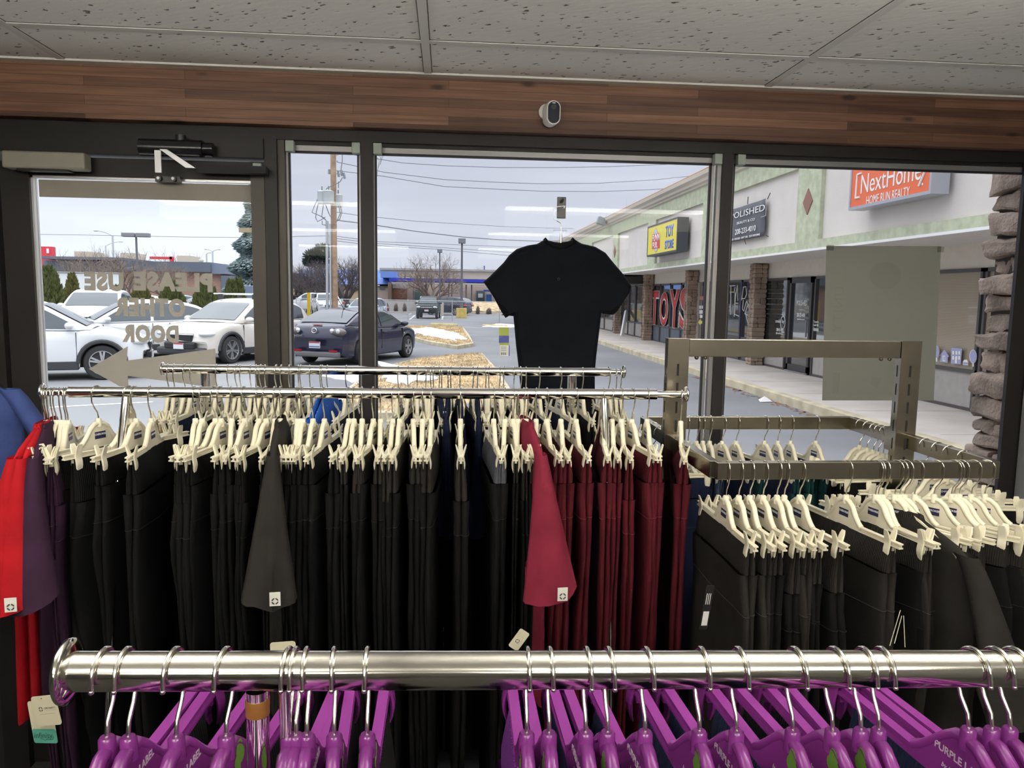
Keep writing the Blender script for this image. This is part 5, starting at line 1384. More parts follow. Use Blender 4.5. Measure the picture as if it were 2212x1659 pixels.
CLAD = mat('grey_cladding', (.035, .037, .042), .6); CHR_T = mat('car_chrome', (.80, .81, .84), .12, metal=1)
PLATE = mat('plate_white', (.66, .66, .70), .5); PLATER = mat('plate_red', (.40, .05, .06), .5); PLATEB = mat('plate_blue', (.10, .16, .36), .5)
def paint(n, c): return mat('paint_'+n, c, .32, spec=.5, coat=.8)
PAINTS = dict(white=paint('white', (.66, .675, .70)), pearl=paint('pearl', (.62, .585, .545)), navy=paint('navy', (.018, .020, .050)), green=mat('paint_green', (.010, .018, .017), .45, spec=.3), ice=paint('ice', (.42, .52, .58)), bluel=paint('bluel', (.22, .38, .55)), dnavy=paint('dnavy', (.012, .014, .04)), silver=paint('silver', (.48, .50, .53)))
def car(name, label, kind, pos, head, col, group=None, detail=True, mirrors=True, clad=None, wheels=5, hz=0.0):
    s = SPEC[kind]; L, W = s['L'], s['W']; P_ = PAINTS[col]
    r = thing(name, label, 'car' if kind not in ('pickup', 'truck') else ('pickup truck' if kind == 'pickup' else 'truck'), (pos[0], pos[1], GZ), head, group)
    low = smooth_line(s['lower'], 2); roof = smooth_line(s['roof'], 2)
    def hw(x):
        a = abs(x)/(L/2); return W/2*(1-.045*a**2-.13*a**7)
    def zbot(x):
        z = s['zb'] + .10*max(0, abs(x)-L/2+.5)/.5
        for xw in (s['xf'], s['xr']):
            d = abs(x-xw); ra = s['wr']*1.17
            if d < ra: z = max(z, s['wr']+math.sqrt(ra*ra-d*d))
        return z
    N = 110
    xs = [-L/2+L*i/N for i in range(N+1)]
    SEC = [(.90, 0), (.965, .06), (.985, .22), (1.0, .46), (.992, .72), (.972, .90), (.935, .975), (.86, 1.0), (.5, 1.012), (0, 1.016)]
    rows = []
    for i, x in enumerate(xs):
        zt = lerp_line(low, x); zb_ = min(zbot(x), zt-.08); h = hw(x)
        endf = 1.0
        row = []
        half = []
        for fy, ft in SEC:
            z = zb_+(zt-zb_)*ft
            bulge = 0
            half.append(Vector((x, h*fy, z)))
        row = [Vector((p.x, -p.y, p.z)) for p in half]+[p.copy() for p in reversed(half[:-1])]
        rows.append(row)
    # round the nose and tail in plan and profile
    for row in rows:
        for p in row:
            for s_ in (1, -1):
                d = L/2-s_*p.x
                if d < .35:
                    k_ = (abs(p.y)/(W/2))**2.6*.30*(1-d/.35)
                    p.x -= s_*k_*.9
    k = MB(); k.grid(rows); k.add(rows[0], [tuple(range(len(rows[0])))]); k.add(rows[-1], [tuple(range(len(rows[-1])))])
    body = k.build('body', P_, r, 38)
    MB().box((-L/2+.25, -W/2*.80, s['zb']+.02), (L/2-.25, W/2*.80, s['zb']+.42)).build('underbody', DARKU, r)
    # greenhouse
    def gh(x):
        zb_ = lerp_line(low, x)-.01; zr = max(zb_+.004, lerp_line(roof, x)); return zb_, zr
    Hmax = max(z for _, z in roof)
    def side_y(x, z):
        zb_, zr = gh(x); t = (z-zb_)/(Hmax-zb_); return hw(x)*(.955-.215*max(0, t)**1.15)
    x0, x1 = roof[0][0], roof[-1][0]
    rows = []; M_ = 64
    for i in range(M_+1):
        x = x0+(x1-x0)*i/M_; zb_, zr = gh(x); half = []
        for ft in (0, .25, .5, .75, .92): z = zb_+(zr-zb_)*ft; half.append(Vector((x, side_y(x, z), z)))
        yt = side_y(x, zr); half += [Vector((x, yt*.95, zb_+(zr-zb_)*.985)), Vector((x, yt*.80, zr)), Vector((x, yt*.4, zr+.012)), Vector((x, 0, zr+.016))]
        rows.append([Vector((p.x, -p.y, p.z)) for p in half]+[p.copy() for p in reversed(half[:-1])])
    k = MB(); k.grid(rows); k.build('cabin', P_, r, 42)
    # glass
    def side_glass(xa, xb, s_):
        rw = []; n = 22
        for i in range(n+1):
            x = xa+(xb-xa)*i/n; zb_, zr = gh(x); zl = zb_+.035; zh = max(zl+.01, zr-.085)
            rw.append([Vector((x, s_*(side_y(x, z)+.012), z)) for z in (zl, zl+(zh-zl)*.5, zh)])
        return rw
    xa, xb = s['side']; pl = s['pillar']
    for s_ in (-1, 1):
        for a, c in ((xa, pl-.04), (pl+.04, xb)):
            k = MB(); k.grid(side_glass(a, c, s_)); k.build('side_window', CAR_GLASS, r, 60)
    for (a, c), nm in ((s['wind'], 'windshield'), (s['rear'], 'rear_window')):
        rw = []
        for i in range(13):
            x = a+(c-a)*i/12; zb_, zr = gh(x); yt = side_y(x, zr)*.90
            rw.append([Vector((x+(.012 if a > 0 else -.012), yt*f_, zr+.018+.010*(1-abs(f_)))) for f_ in (-1, -.86, -.4, 0, .4, .86, 1)])
        k = MB(); k.grid(rw); k.build(nm, CAR_GLASS, r, 60)
    # wheels
    for xw in (s['xf'], s['xr']):
        for s_ in (-1, 1):
            wy = s_*(W/2-.115); R_ = s['wr']; tw = .105
            mx = Matrix.Translation((xw, wy, R_)) @ Matrix.Rotation(rad(-90*s_), 4, 'X')
            k = MB(); k.lathe([(R_*.62, -tw), (R_*.92, -tw), (R_, -tw*.7), (R_, tw*.7), (R_*.93, tw*1.0), (R_*.70, tw*1.02), (R_*.66, tw*.7)], 32, mx)
            t_ = k.build('wheel', TYRE, r, 40)
            k = MB(); k.lathe([(R_*.70, tw*.55), (R_*.71, tw*.98), (R_*.655, tw*.98), (R_*.62, tw*.55)], 32, mx)
            k.lathe([(R_*.16, tw*.4), (R_*.15, tw*.93), (.01, tw*.95)], 14, mx)
            for q in range(wheels):
                a = 2*PI*q/wheels+.3
                for da in (-.16, .16):
                    c_, n_ = math.cos(a+da), math.sin(a+da); w_ = R_*.055
                    m2 = mx @ Matrix.Rotation(a+da, 4, 'Z')
                    k.box((R_*.12, -w_, tw*.55), (R_*.68, w_, tw*.88), m2)
            k.build('rim', ALLOY, t_, 40)
            k = MB(); k.lathe([(R_*.64, tw*.3), (R_*.01, tw*.3)], 24, mx); k.build('rim_backing', DARKU, t_)
    if clad:
        for xw in (s['xf'], s['xr']):
            for s_ in (-1, 1):
                k = MB(); pts = []
                for i in range(15):
                    a = PI*i/14; ra = s['wr']*1.22; x = xw+ra*math.cos(a); z = s['wr']+ra*math.sin(a)
                    pts.append((x, s_*(hw(x)*.985), z))
                k.tube(pts, .045, 6); k.build('arch_trim', CLAD, r, 50)
        for s_ in (-1, 1):
            k = MB(); xa_ = s['xr']+s['wr']*1.2; xb_ = s['xf']-s['wr']*1.2
            k.box((xa_, s_*(W/2-.06)-.05, s['zb']-.02), (xb_, s_*(W/2-.06)+.05, s['zb']+.16)); bevel(k.build('sill_trim', CLAD, r), .02)
        k = MB(); k.box((L/2-.24, -W/2*.82, s['zb']+.02), (L/2-.02, W/2*.82, s['zb']+.20)); bevel(k.build('bumper_trim', CLAD, r), .05)
        k = MB(); k.box((-L/2+.02, -W/2*.82, s['zb']+.02), (-L/2+.24, W/2*.82, s['zb']+.26)); bevel(k.build('bumper_trim', CLAD, r), .05)
    # lamps, grille, mirrors, handles
    zl = lerp_line(low, L/2-.32)-.20
    for s_ in (-1, 1):
        k = MB(); k.ball((L/2-.30, s_*W/2*.72, zl+.05), (.27, .20, .085), 12, 8); k.build('headlight', LAMPW, r, 60)
    gz = zl-.02
    k = MB(); k.cbox((L/2-.07, 0, gz-.02), (.13, W*.44, .20)); bevel(k.build('grille', BLACK_P, r), .03)
    if kind == 'suv':
        k = MB(); k.cbox((L/2-.06, 0, gz-.23), (.12, W*.52, .16)); bevel(k.build('lower_grille', BLACK_P, r), .03)
    k = MB(); k.cbox((L/2-.005, 0, gz+.055), (.05, W*.50, .03)); bevel(k.build('grille_bar', CHR_T, r), .01)
    ztl = lerp_line(low, -L/2+.2)-.16
    for s_ in (-1, 1):
        k = MB(); k.ball((-L/2+.12, s_*W/2*.74, ztl), (.17, .20, .105), 12, 8); k.build('tail_light', LAMPG if kind == 'sedan' and col == 'navy' else LAMPR, r, 60)
    k = MB(); k.cbox((L/2+.0, 0, s['zb']+.24), (.04, .31, .155)); pz = k.build('license_plate', PLATE, r)
    k = MB(); k.cbox((L/2+.0215, 0, s['zb']+.24+.058), (.002, .30, .036)); k.build('plate_band', PLATER, pz)
    if mirrors:
        xm = s['side'][1]+.02; zm = lerp_line(low, xm)+.09
        for s_ in (-1, 1):
            k = MB(); k.ball((xm, s_*(W/2+.10), zm), (.085, .125, .075), 12, 8); k.box((xm-.03, s_*(W/2-.02)-.06, zm-.06), (xm+.03, s_*(W/2-.02)+.06, zm-.02)); k.build('mirror', P_ if col != 'green' else BLACK_P, r, 50)
    for s_ in (-1, 1):
        for x in (pl+.17, s['side'][0]+.35 if kind != 'pickup' else pl-.45):
            k = MB(); k.cbox((x, s_*(hw(x)*1.0+.012), lerp_line(low, x)-.13), (.17, .03, .03)); bevel(k.build('door_handle', P_, r), .01)
    k = MB()
    for s_ in (-1, 1):
        for x in (pl, s['side'][1]+.12, s['xr']+s['wr']*1.22+.05):
            k.box((x-.005, s_*hw(x)*.985-.014, s['zb']+.18), (x+.005, s_*hw(x)*.985+.0155, lerp_line(low, x)-.05))
    k.build('door_gap', DARKU, r)
    return r
def head_of(dx, dy): return math.atan2(dy, dx)
p = PZ(224, 820, GZ); h = Vector((.95, .31, 0)).normalized(); sd = Vector((-h.y, h.x, 0))
c1 = Vector((p.x, p.y, 0))+sd*.82-h*1.38
suvA = car('car', 'white compact SUV nearest the door glass, side on with grey sills', 'suv', c1, head_of(h.x, h.y), 'white', clad=True)
p = PZ(497, 785, GZ); h = Vector((-.42, -.908, 0)).normalized(); sd = Vector((h.y, -h.x, 0))      # left side shows
sdl = Vector((-h.y, h.x, 0))
c2 = Vector((p.x, p.y, 0))-sdl*.82-h*1.38
crv = car('car', 'pale pearl SUV with roof bars, front corner towards the door glass', 'suv', c2, head_of(h.x, h.y), 'pearl', clad=True)
k = MB()
for x in (-.75, .05): k.tube([(x, -.80, 1.80), (x, .80, 1.80)], .022, 8)
k.build('roof_bar', CHR_T, crv, 40)
k = MB()
for x in (-.75, .05):
    for y in (-.58, .58): k.cbox((x, y, 1.725), (.10, .08, .13))
k.build('bar_foot', CLAD, crv)
h = Vector((-.86, -.51, 0)).normalized()
p = PY(298, 660, 22.8)
car('car', 'white car facing the door between the white SUV and the pearl SUV', 'hatch', (p.x-.15, 22.8), head_of(h.x, h.y), 'white', clad=True)
p = PY(182, 640, 28.5)
car('car', 'white truck facing the shop behind the nearest white SUV, snow on bonnet', 'pickup', (p.x, 29.8), head_of(.18, -1), 'white')
p = PZ(778, 787, GZ); q2 = PZ(891, 775, GZ)
h = Vector((.40, .915, 0)).normalized(); sdr = Vector((h.y, -h.x, 0))
c3 = Vector((p.x, p.y, 0))-sdr*.76+h*1.28
mz = car('car', 'dark blue four door sedan seen from behind through the mullion', 'sedan', c3, head_of(h.x, h.y), 'navy')
# its rear details
k = MB(); k.cbox((-2.245, 0, .545), (.03, .32, .165)); pz = k.build('license_plate', PLATE, mz)
k = MB(); k.cbox((-2.262, 0, .61), (.004, .31, .035)); k.build('plate_band', PLATER, pz)
k = MB(); k.cbox((-2.262, 0, .50), (.004, .31, .03)); k.build('plate_band', PLATEB, pz)
for s_ in (-1, 1):
    for y_, r_ in ((.50, .066), (.70, .060)):
        k = MB(); k.ball((-2.265 if y_ > .6 else -2.225, s_*y_*1.0, .905), (.05, r_, r_), 14, 8); k.build('lamp_lens', CHR_T if y_ < .6 else LAMPW, mz, 60)
    MB().cbox((-2.21, s_*.52, .40), (.05, .22, .04)).build('reflector', LAMPR, mz)
k = MB(); k.cbox((-2.17, 0, .30), (.16, 1.36, .14)); bevel(k.build('bumper_insert', mat('bumper_grey', (.14, .14, .145), .6), mz), .04)
k = MB(); k.tube([(-2.3, .58, .27), (-2.0, .58, .27)], .045, 14); k.build('exhaust', CHR_T, mz, 40)
k = MB(); k.tube([Vector((-2.262, .075*math.cos(2*PI*i/20), .915+.062*math.sin(2*PI*i/20))) for i in range(21)], .010, 6)
k.tube([Vector((-2.265, -.058, .935)), Vector((-2.268, 0, .895)), Vector((-2.265, .058, .935))], .010, 6); k.build('badge', CHR_T, mz, 60)
k = MB(); k.cbox((-2.10, 0, 1.065), (.06, .26, .02)); k.build('brake_light', mat('brake_pink', (.5, .12, .10), .4), mz)
k = MB(); k.tube([(-.80, 0, 1.44), (-1.12, 0, 1.72)], .008, 6); k.ball((-.80, 0, 1.445), (.05, .03, .03)); k.build('antenna', BLACK_P, mz, 60)
me = text_mesh('MAZDA3', .07, depth=.003); me.materials.clear(); me.materials.append(CHR_T); o = link('lettering', me, mz)
o.matrix_local = Matrix(((0, 0, -1, -2.262), (-1, 0, 0, .50), (0, 1, 0, .775), (0, 0, 0, 1)))
MB().ball((1.05, -.885, .74), (.03, .012, .03), 10, 6).build('side_lamp', LAMPW, mz)
# far vehicles
p = PZ(925, 689, GZ); car('car', 'dark green truck with lifted body facing the shop across the lot', 'truck', (p.x, p.y+2.0), head_of(-.06, -1), 'green')
p = PY(968, 655, 72); car('car', 'dark navy SUV parked side on behind the green truck', 'suv', (p.x, 72), head_of(-.86, .5), 'dnavy')
p = PY(922, 640, 84); car('car', 'white SUV facing the shop far behind the green truck', 'suv', (p.x, 84), head_of(.05, -1), 'white')
p = PY(705, 655, 63.8); car('car', 'white pickup facing the shop beside the wooden utility pole', 'pickup', (p.x, 63.8), head_of(.28, -1), 'white')
p = PY(655, 645, 66); car('car', 'long white pickup parked side on beyond the yellow bollard', 'pickup', (p.x, 70), head_of(-1, -.1), 'white')
p = PY(778, 660, 50); car('car', 'pale blue hatchback half hidden behind the slim mullion', 'hatch', (p.x+.2, 52), head_of(-.25, -1), 'ice')
p = PY(411, 660, 44); car('car', 'light blue sedan parked beyond the evergreen shrubs', 'sedan', (p.x, 46), head_of(-.1, -1), 'bluel')
p = PY(346, 640, 52); car('car', 'light blue car partly hidden by shrubs and vinyl letters', 'hatch', (p.x, 54), head_of(-.2, -1), 'bluel')
p = PY(285, 618, 50); car('car', 'small white car roof seen between vinyl letters', 'hatch', (p.x, 50), head_of(-1, -.1), 'white')

# ================================================================ POLES, WIRES, FENCE
WOODP = mat('weathered_pole', (.36, .24, .16), .9, noise_amt=.25, noise_scale=5); GALV = mat('galvanised', (.46, .50, .52), .5, metal=.4); CAN = mat('transformer_grey', (.52, .56, .55), .5)
UY = 40.0
ub = PY(724, 690, UY)
up = thing('utility_pole', 'tall wooden utility pole with three grey transformers', 'utility pole', (ub.x, UY, GZ))
def ul(px, py, Y=UY): return PY(px, py, Y)-Vector(up.location)
tp_ = ul(719, 250)
MB().tube([(0, 0, 0), ul(721, 480), tp_], [.165, .15, .135], 14).build('pole', WOODP, up, 40)
for px, dy in ((699, -.5), (714, -.62), (730, .1)):
    a = ul(px, 417 if px < 725 else 421); c = ul(px, 443 if px < 725 else 447)
    k = MB(); rr_ = .27 if px == 714 else .22; k.lathe([(rr_*.9, 0), (rr_, .02), (rr_, a.z-c.z-.03), (rr_*1.06, a.z-c.z), (rr_*.5, a.z-c.z+.06)], 20, Matrix.Translation((c.x, dy, c.z)))
    t_ = k.build('transformer', CAN, up, 40)
    k = MB(); k.tube([(a.x, dy, a.z), (a.x, dy, a.z+.26)], [.045, .03], 8); k.build('bushing', mat('bushing_grey', (.20, .25, .26), .4), t_, 40)
k = MB(); k.tube([ul(708, 690)+Vector((0, -.1, 0)), ul(707, 478)+Vector((0, -.1, 0))], .075, 10); k.build('conduit', GALV, up, 40)
k = MB(); k.tube([ul(715, 690)+Vector((0, -.15, 0)), ul(714.5, 484)+Vector((0, -.15, 0))], .05, 10); k.build('conduit', GALV, up, 40)
CABL = mat('cable_grey', (.17, .18, .20), .7)
k = MB()
for pts in ([(694, 420), (682, 445), (676, 460), (690, 466), (702, 472), (707, 478)], [(695, 424), (686, 455), (684, 472), (688, 480), (696, 476), (705, 470)], [(701, 440), (697, 470), (707, 478)], [(704, 440), (712, 462), (716, 470)], [(736, 442), (740, 460), (736, 474), (726, 482)], [(733, 445), (737, 462), (730, 478)], [(742, 385), (736, 395), (722, 402), (709, 408), (704, 414)], [(733, 394), (733, 408)], [(741, 330), (741, 350), (738, 370)], [(698, 478), (698, 486), (706, 488)]):
    k.tube([ul(*q_)+Vector((0, -.3, 0)) for q_ in pts], .022, 5)
k.build('drop_cable', CABL, up, 60)
k = MB()
for a, c in (((724, 337), (738, 330)), ((722, 350), (730, 347)), ((713, 373), (740, 377))): k.tube([ul(*a), ul(*c)], .03, 6)
k.build('arm', GALV, up, 40)
for pts in ([(711, 366), (711, 376)], [(730, 370), (732, 382)], [(737, 368), (739, 380)], [(742, 373), (745, 386)]):
    MB().tube([ul(*q_) for q_ in pts], .06, 8).build('fuse_cutout', mat('bushing_grey'), up, 40)
def wire(name, label, pts, Y0_, Y1_, r_=.018):
    n = len(pts)
    P_ = [PY(x, y, Y0_+(Y1_-Y0_)*i/(n-1)) for i, (x, y) in enumerate(pts)]
    k = MB(); k.tube(P_, r_, 5); tag(k.build(name, CABL), label, 'power line', 'overhead power lines')
wire('power_line', 'topmost overhead wire from the utility pole', [(720, 325), (778, 337), (870, 327), (960, 340), (1080, 352), (1200, 361), (1320, 364), (1440, 356), (1545, 345)][0:2]+[(870, 352), (960, 358), (1080, 362), (1200, 362), (1320, 360), (1440, 355), (1545, 348)], 40, 46)
wire('power_line', 'second overhead wire below the topmost one', [(728, 350), (830, 372), (960, 388), (1080, 394), (1170, 397), (1290, 396), (1420, 388), (1545, 375)], 40, 46)
wire('power_line', 'third overhead wire crossing above the hanger', [(722, 368), (830, 381), (960, 403), (1080, 409), (1170, 413), (1290, 414), (1400, 410), (1530, 402)], 40, 46)
wire('power_line', 'thick sagging cable passing behind the clear hanger', [(722, 475), (770, 481), (815, 487), (900, 500), (1000, 512), (1080, 518), (1160, 521), (1240, 520)], 40, 60, .03)
wire('power_line', 'thin wire just above the thick sagging cable', [(724, 458), (780, 466), (900, 478), (1000, 484), (1100, 490), (1240, 494)], 40, 70)
for i, (a, c, d_) in enumerate(((514, 527, 533), (519, 534, 545), (524, 538, 552))):
    wire('power_line', ('upper', 'middle', 'lower')[i]+' of three parallel wires above the bare tree', [(724, a-4), (815, a+7 if i else a+8), (940, c), (1100, d_), (1200, d_+2)], 60, 90, .025)
wire('power_line', 'pale wire across the sky seen through the door', [(60, 506), (200, 508), (400, 512), (560, 513), (720, 509)], 70, 60, .022)

def light_pole(px, ytop, Y, label, heads, w_=.09, hd=(1.0, .45, .32), base=None, m_=None):
    b_ = PY(px, ytop, Y); r = thing('light_pole', label, 'light pole', (b_.x, Y, GZ)); H_ = b_.z-GZ
    mm_ = m_ or mat('pole_bronze', (.13, .13, .15), .5)
    MB().tube([(0, 0, 0), (0, 0, H_)], [w_, w_*.7], 8).build('pole', mm_, r, 40)
    for x in heads: bevel(MB().cbox((x, 0, H_+hd[2]/2), hd).build('lamp_head', mat('lamp_head_grey', (.20, .20, .22), .5), r), .04)
    if base: bevel(MB().box((-base[0], -base[0], 0), (base[0], base[0], base[1])).build('base', YEL, r), .03)
    return r
light_pole(998, 526, 63, 'tall shoebox light pole on a yellow base, nearest the hanging shirt', [0], .11, (.58, .6, .40), (.42, .80))
light_pole(950, 546, 72, 'shorter shoebox light pole in front of the bare tree', [0], .08, (.46, .5, .34))
light_pole(294, 512, 60, 'twin head parking light pole seen through the door', [-.52, .52], .11, (.92, .5, .30))
def street_lamp(px, ytop, Y, dx, label, two=False):
    b_ = PY(px, ytop, Y); r = thing('street_lamp', label, 'street lamp', (b_.x, Y, GZ)); H_ = b_.z-GZ
    MB().tube([(0, 0, 0), (0, 0, H_)], .09, 8).build('pole', GALV, r, 40)
    for s_ in ([dx, -dx] if two else [dx]):
        MB().tube([(0, 0, H_), (s_*.5, 0, H_+.35*abs(dx)/1.5), (s_, 0, H_+.5*abs(dx)/1.5)], .05, 6).build('arm', GALV, r, 40)
        MB().ball((s_*1.15, 0, H_+.5*abs(dx)/1.5), (abs(dx)*.2, .15, .08)).build('lamp_head', GALV, r, 60)
street_lamp(243, 509, 75, -1.25, 'curved arm street lamp left of the twin light pole')
street_lamp(459, 543, 95, .7, 'small twin arm street lamp near the spruce', True)
street_lamp(228, 531, 100, 1.6, 'far street lamp with long arm behind the bare trees')
street_lamp(446, 548, 95, .4, 'short street lamp beside the roof dish')
b_ = PZ(1040, 640, GZ)
# chain-link fence
FA, FB, FC = PY(640, 660, 60), PY(881, 687, 57), PY(1190, 708, 51)
fn = thing('chain_link_fence', 'low chain link fence with steel posts crossing the parking lot', 'fence', (FB.x, FB.y, GZ))
fz = 1.42
Pts = [Vector((FA.x, FA.y, 0)), Vector((FB.x, FB.y, 0)), Vector((FC.x, FC.y, 0))]
fo = Vector((FB.x, FB.y, 0))
k = MB(); k.tube([p-fo+Vector((0, 0, fz)) for p in Pts], .024, 8); k.build('top_rail', GALV, fn, 40)
posts = [Pts[0].lerp(Pts[1], t) for t in (.0, .16, .42, .72)]+[Pts[1]]+[Pts[1].lerp(Pts[2], t) for t in (.33, .66, 1)]
for p in posts: MB().tube([p-fo, p-fo+Vector((0, 0, fz+.08))], .030, 8).build('post', GALV, fn, 40)
k = MB()
for A, Cc in zip(Pts, Pts[1:]):
    d_ = Cc-A; L_ = d_.length; u = d_/L_; n = int(L_/.16)
    for i in range(-9, n):
        for s_ in (1, -1):
            a0 = i*.16 if s_ > 0 else (i+9)*.16; a = max(0, min(L_, a0)); c = max(0, min(L_, a0+s_*fz)); z0 = abs(a-a0); z1 = abs(c-a0)
            if abs(c-a) < .02: continue
            A_, C_ = A-fo+u*a+Vector((0, 0, z0)), A-fo+u*c+Vector((0, 0, z1)); w_ = u*.0035
            k.add([A_-w_, A_+w_, C_+w_, C_-w_], [(0, 1, 2, 3)])
k.build('wire_mesh', GALV, fn)
p = PY(667, 660, 52); yb = thing('bollard', 'yellow steel bollard beside the long white pickup', 'bollard', (p.x, 52, GZ))
MB().tube([(0, 0, 0), (0, 0, PY(667, 632, 52).z-GZ)], .11, 12).build('post', mat('bollard_yellow', (.65, .45, .02), .5), yb, 40)
p = PY(401, 645, 48); cn = thing('traffic_cone', 'small orange traffic cone between the light blue cars', 'traffic cone', (p.x, 47, GZ))
MB().lathe([(.2, 0), (.2, .04), (.13, .05), (.03, .8), (.01, .82)], 14, None).build('cone', mat('cone_orange', (.85, .10, .03), .5), cn, 40)

# ================================================================ VEGETATION
BARK = mat('bark_grey', (.20, .155, .13), .95); BARK_D = mat('bark_dark', (.10, .085, .085), .95)
def tree(label, px, base_py, top_py, Y, spread, seed, m_, depth=6, trunk=.25, name='bare_tree', fork=.12):
    rg = random.Random(seed); b_ = PY(px, base_py, Y); H_ = PY(px, top_py, Y).z-GZ
    r = thing(name, label, 'tree', (b_.x, Y, GZ)); big = MB(); tw = MB()
    def br(p, d, l, rd, lv):
        n = 3; pts = [p]; q = p.copy(); dd = d.copy()
        for i in range(n):
            dd = (dd+Vector((rg.uniform(-.16, .16), rg.uniform(-.16, .16), rg.uniform(-.02, .12)))).normalized(); q = q+dd*(l/n); pts.append(q.copy())
        (big if lv < 2 else tw).tube(pts, [rd*(1-.38*i/n) for i in range(n+1)], 5 if lv < 3 else 3, False)
        if lv >= depth: return
        m__ = 3 if lv > 0 else 6
        for i in range(m__):
            t = rg.uniform(.35, 1.0) if lv > 0 else rg.uniform(.75, 1.0)
            bp_ = pts[min(n, int(t*n))].lerp(pts[min(n, int(t*n)+1)] if int(t*n) < n else pts[n], t*n-int(t*n))
            a = 2*PI*(i+rg.random()*.7)/m__; tilt = rg.uniform(.35, .8) if lv > 0 else rg.uniform(.5, 1.0)*spread
            up_ = dd; side = up_.orthogonal().normalized(); side = Matrix.Rotation(a, 3, up_) @ side
            nd = (up_*math.cos(tilt)+side*math.sin(tilt)).normalized()
            br(bp_, nd, l*rg.uniform(.62, .82) if lv > 0 else H_*rg.uniform(.26, .36), rd*(.53 if lv > 0 else .5), lv+1)
    br(Vector((0, 0, 0)), Vector((rg.uniform(-.05, .05), 0, 1)), H_*fork, trunk, 0)
    zs_ = [v[2] for v in tw.v]; f_ = H_/max(zs_)
    for mb in (big, tw): mb.v = [(v[0]*f_, v[1]*f_, v[2]*f_) for v in mb.v]
    big.build('trunk', m_, r, 60); tw.build('branches', m_, r, 60)
    return r
tree('spreading bare tree in front of the blue canopy', 938, 650, 541, 76, 1.15, 4, BARK, 7, .30, fork=.22)
tree('dark bare tree behind the mullion beside the white pickup', 752, 660, 546, 72, 1.15, 9, BARK_D, 7, .34, fork=.24)
tree('dense dark bare tree left of the utility pole', 668, 650, 552, 74, 1.2, 12, BARK_D, 7, .36, fork=.2)
tree('dark bare tree beside the door jamb with curving limbs', 636, 650, 545, 78, 1.1, 15, BARK_D, 7, .30, fork=.22)
tree('dark bare tree directly behind the wooden utility pole', 700, 650, 556, 80, 1.2, 22, BARK_D, 7, .30, fork=.22)
tree('bare tree in front of the dark roofed brick building', 205, 612, 517, 56, 1.0, 31, BARK, 6, .20, fork=.2)
tree('bare tree before the brick wall near the twin light pole', 268, 612, 532, 57, .9, 33, BARK, 5, .18, fork=.2)
tree('bare tree behind the red sign frame', 360, 612, 536, 58, .9, 37, BARK, 6, .18, fork=.2)
tree('slim bare tree beyond the brick building roof', 398, 600, 533, 90, .8, 41, BARK, 5, .22)
tree('slim bare tree between roof dish and red sign', 425, 600, 541, 95, .6, 43, BARK, 5, .2)
tree('distant bare tree past the far canopy roof', 1046, 640, 568, 130, .6, 47, BARK, 5, .2)
for i, px in enumerate((1345, 1360, 1375, 1395)): tree('bare treetop, %s of four showing above the shop roof' % nth(i+1), px, 520, (458, 444, 430, 424)[i], 62, .5, 51+i, BARK, 5, .12)
# conifers
def conifer(label, px, Y, z0, z1, rad0, seed, m_, n=2400, name='spruce_tree', tuft=.34):
    rg = random.Random(seed); b_ = PY(px, 640, Y); r = thing(name, label, 'tree', (b_.x, Y, GZ))
    MB().tube([(0, 0, 0), (0, 0, z1*.95)], [.22, .03], 8).build('trunk', BARK_D, r, 60)
    k = MB()
    for i in range(n):
        t = rg.random()**.75; z = z1-(z1-z0)*t
        R_ = rad0*(t**.85)*(0.82+.25*math.sin(z*5.1+seed)) ; a = rg.random()*2*PI; q = rg.uniform(.45, 1.0)**.5*R_
        c = Vector((q*math.cos(a), q*math.sin(a), z-.10*q)); o_ = Vector((math.cos(a), math.sin(a), -.25)).normalized(); s_ = Vector((-o_.y, o_.x, rg.uniform(-.3, .3))).normalized(); l = tuft*rg.uniform(.6, 1.3); u_ = o_.cross(s_)
        k.add([c-s_*l*.38, c+o_*l, c+s_*l*.38, c+u_*l*.22-o_*l*.1, c-u_*l*.30], [(0, 1, 3), (1, 2, 3), (0, 4, 1), (1, 4, 2)])
    k.build('needles', m_, r)
    return r
SPR = mat('blue_spruce', (.16, .21, .215), .9, noise_amt=.5, noise_scale=2.5); PIN = mat('dark_pine', (.055, .085, .065), .9, noise_amt=.4, noise_scale=2)
conifer('tall blue grey spruce beside the door stile', 553, 46, .9, 8.2, 1.95, 3, SPR, 12000, tuft=.21)
def pine(label, px, py, Y, rx, rz, seed):
    rg = random.Random(seed); c0_ = PY(px, py, Y); r = thing('pine_tree', label, 'tree', (c0_.x, Y, GZ))
    MB().tube([(0, 0, 0), (0, 0, c0_.z-GZ)], .2, 8).build('trunk', BARK_D, r, 60); k = MB()
    for i in range(2600):
        d_ = Vector((rg.gauss(0, 1), rg.gauss(0, 1), rg.gauss(0, 1))).normalized(); q = rg.uniform(.45, 1.05); bl_ = ((-.5, -.25, .62), (.15, .30, .60), (.55, -.3, .5), (-.1, -.55, .7), (-.75, -.7, .4))[i % 5]
        c = Vector((bl_[0]*rx+d_.x*rx*q*bl_[2], d_.y*rx*q*.6, c0_.z-GZ+bl_[1]*rz+d_.z*rz*q*bl_[2])); s_ = d_.orthogonal().normalized()*.08
        k.add([c-s_, c+s_, c+d_*.26+Vector((0, 0, .1))], [(0, 1, 2)]); s2 = d_.cross(s_); k.add([c-s2, c+s2, c+d_*.24], [(0, 1, 2)])
    k.build('needles', PIN, r)
pine('round dark pine crown above the bare trees by the utility pole', 692, 550, 86, 1.55, 1.15, 5)
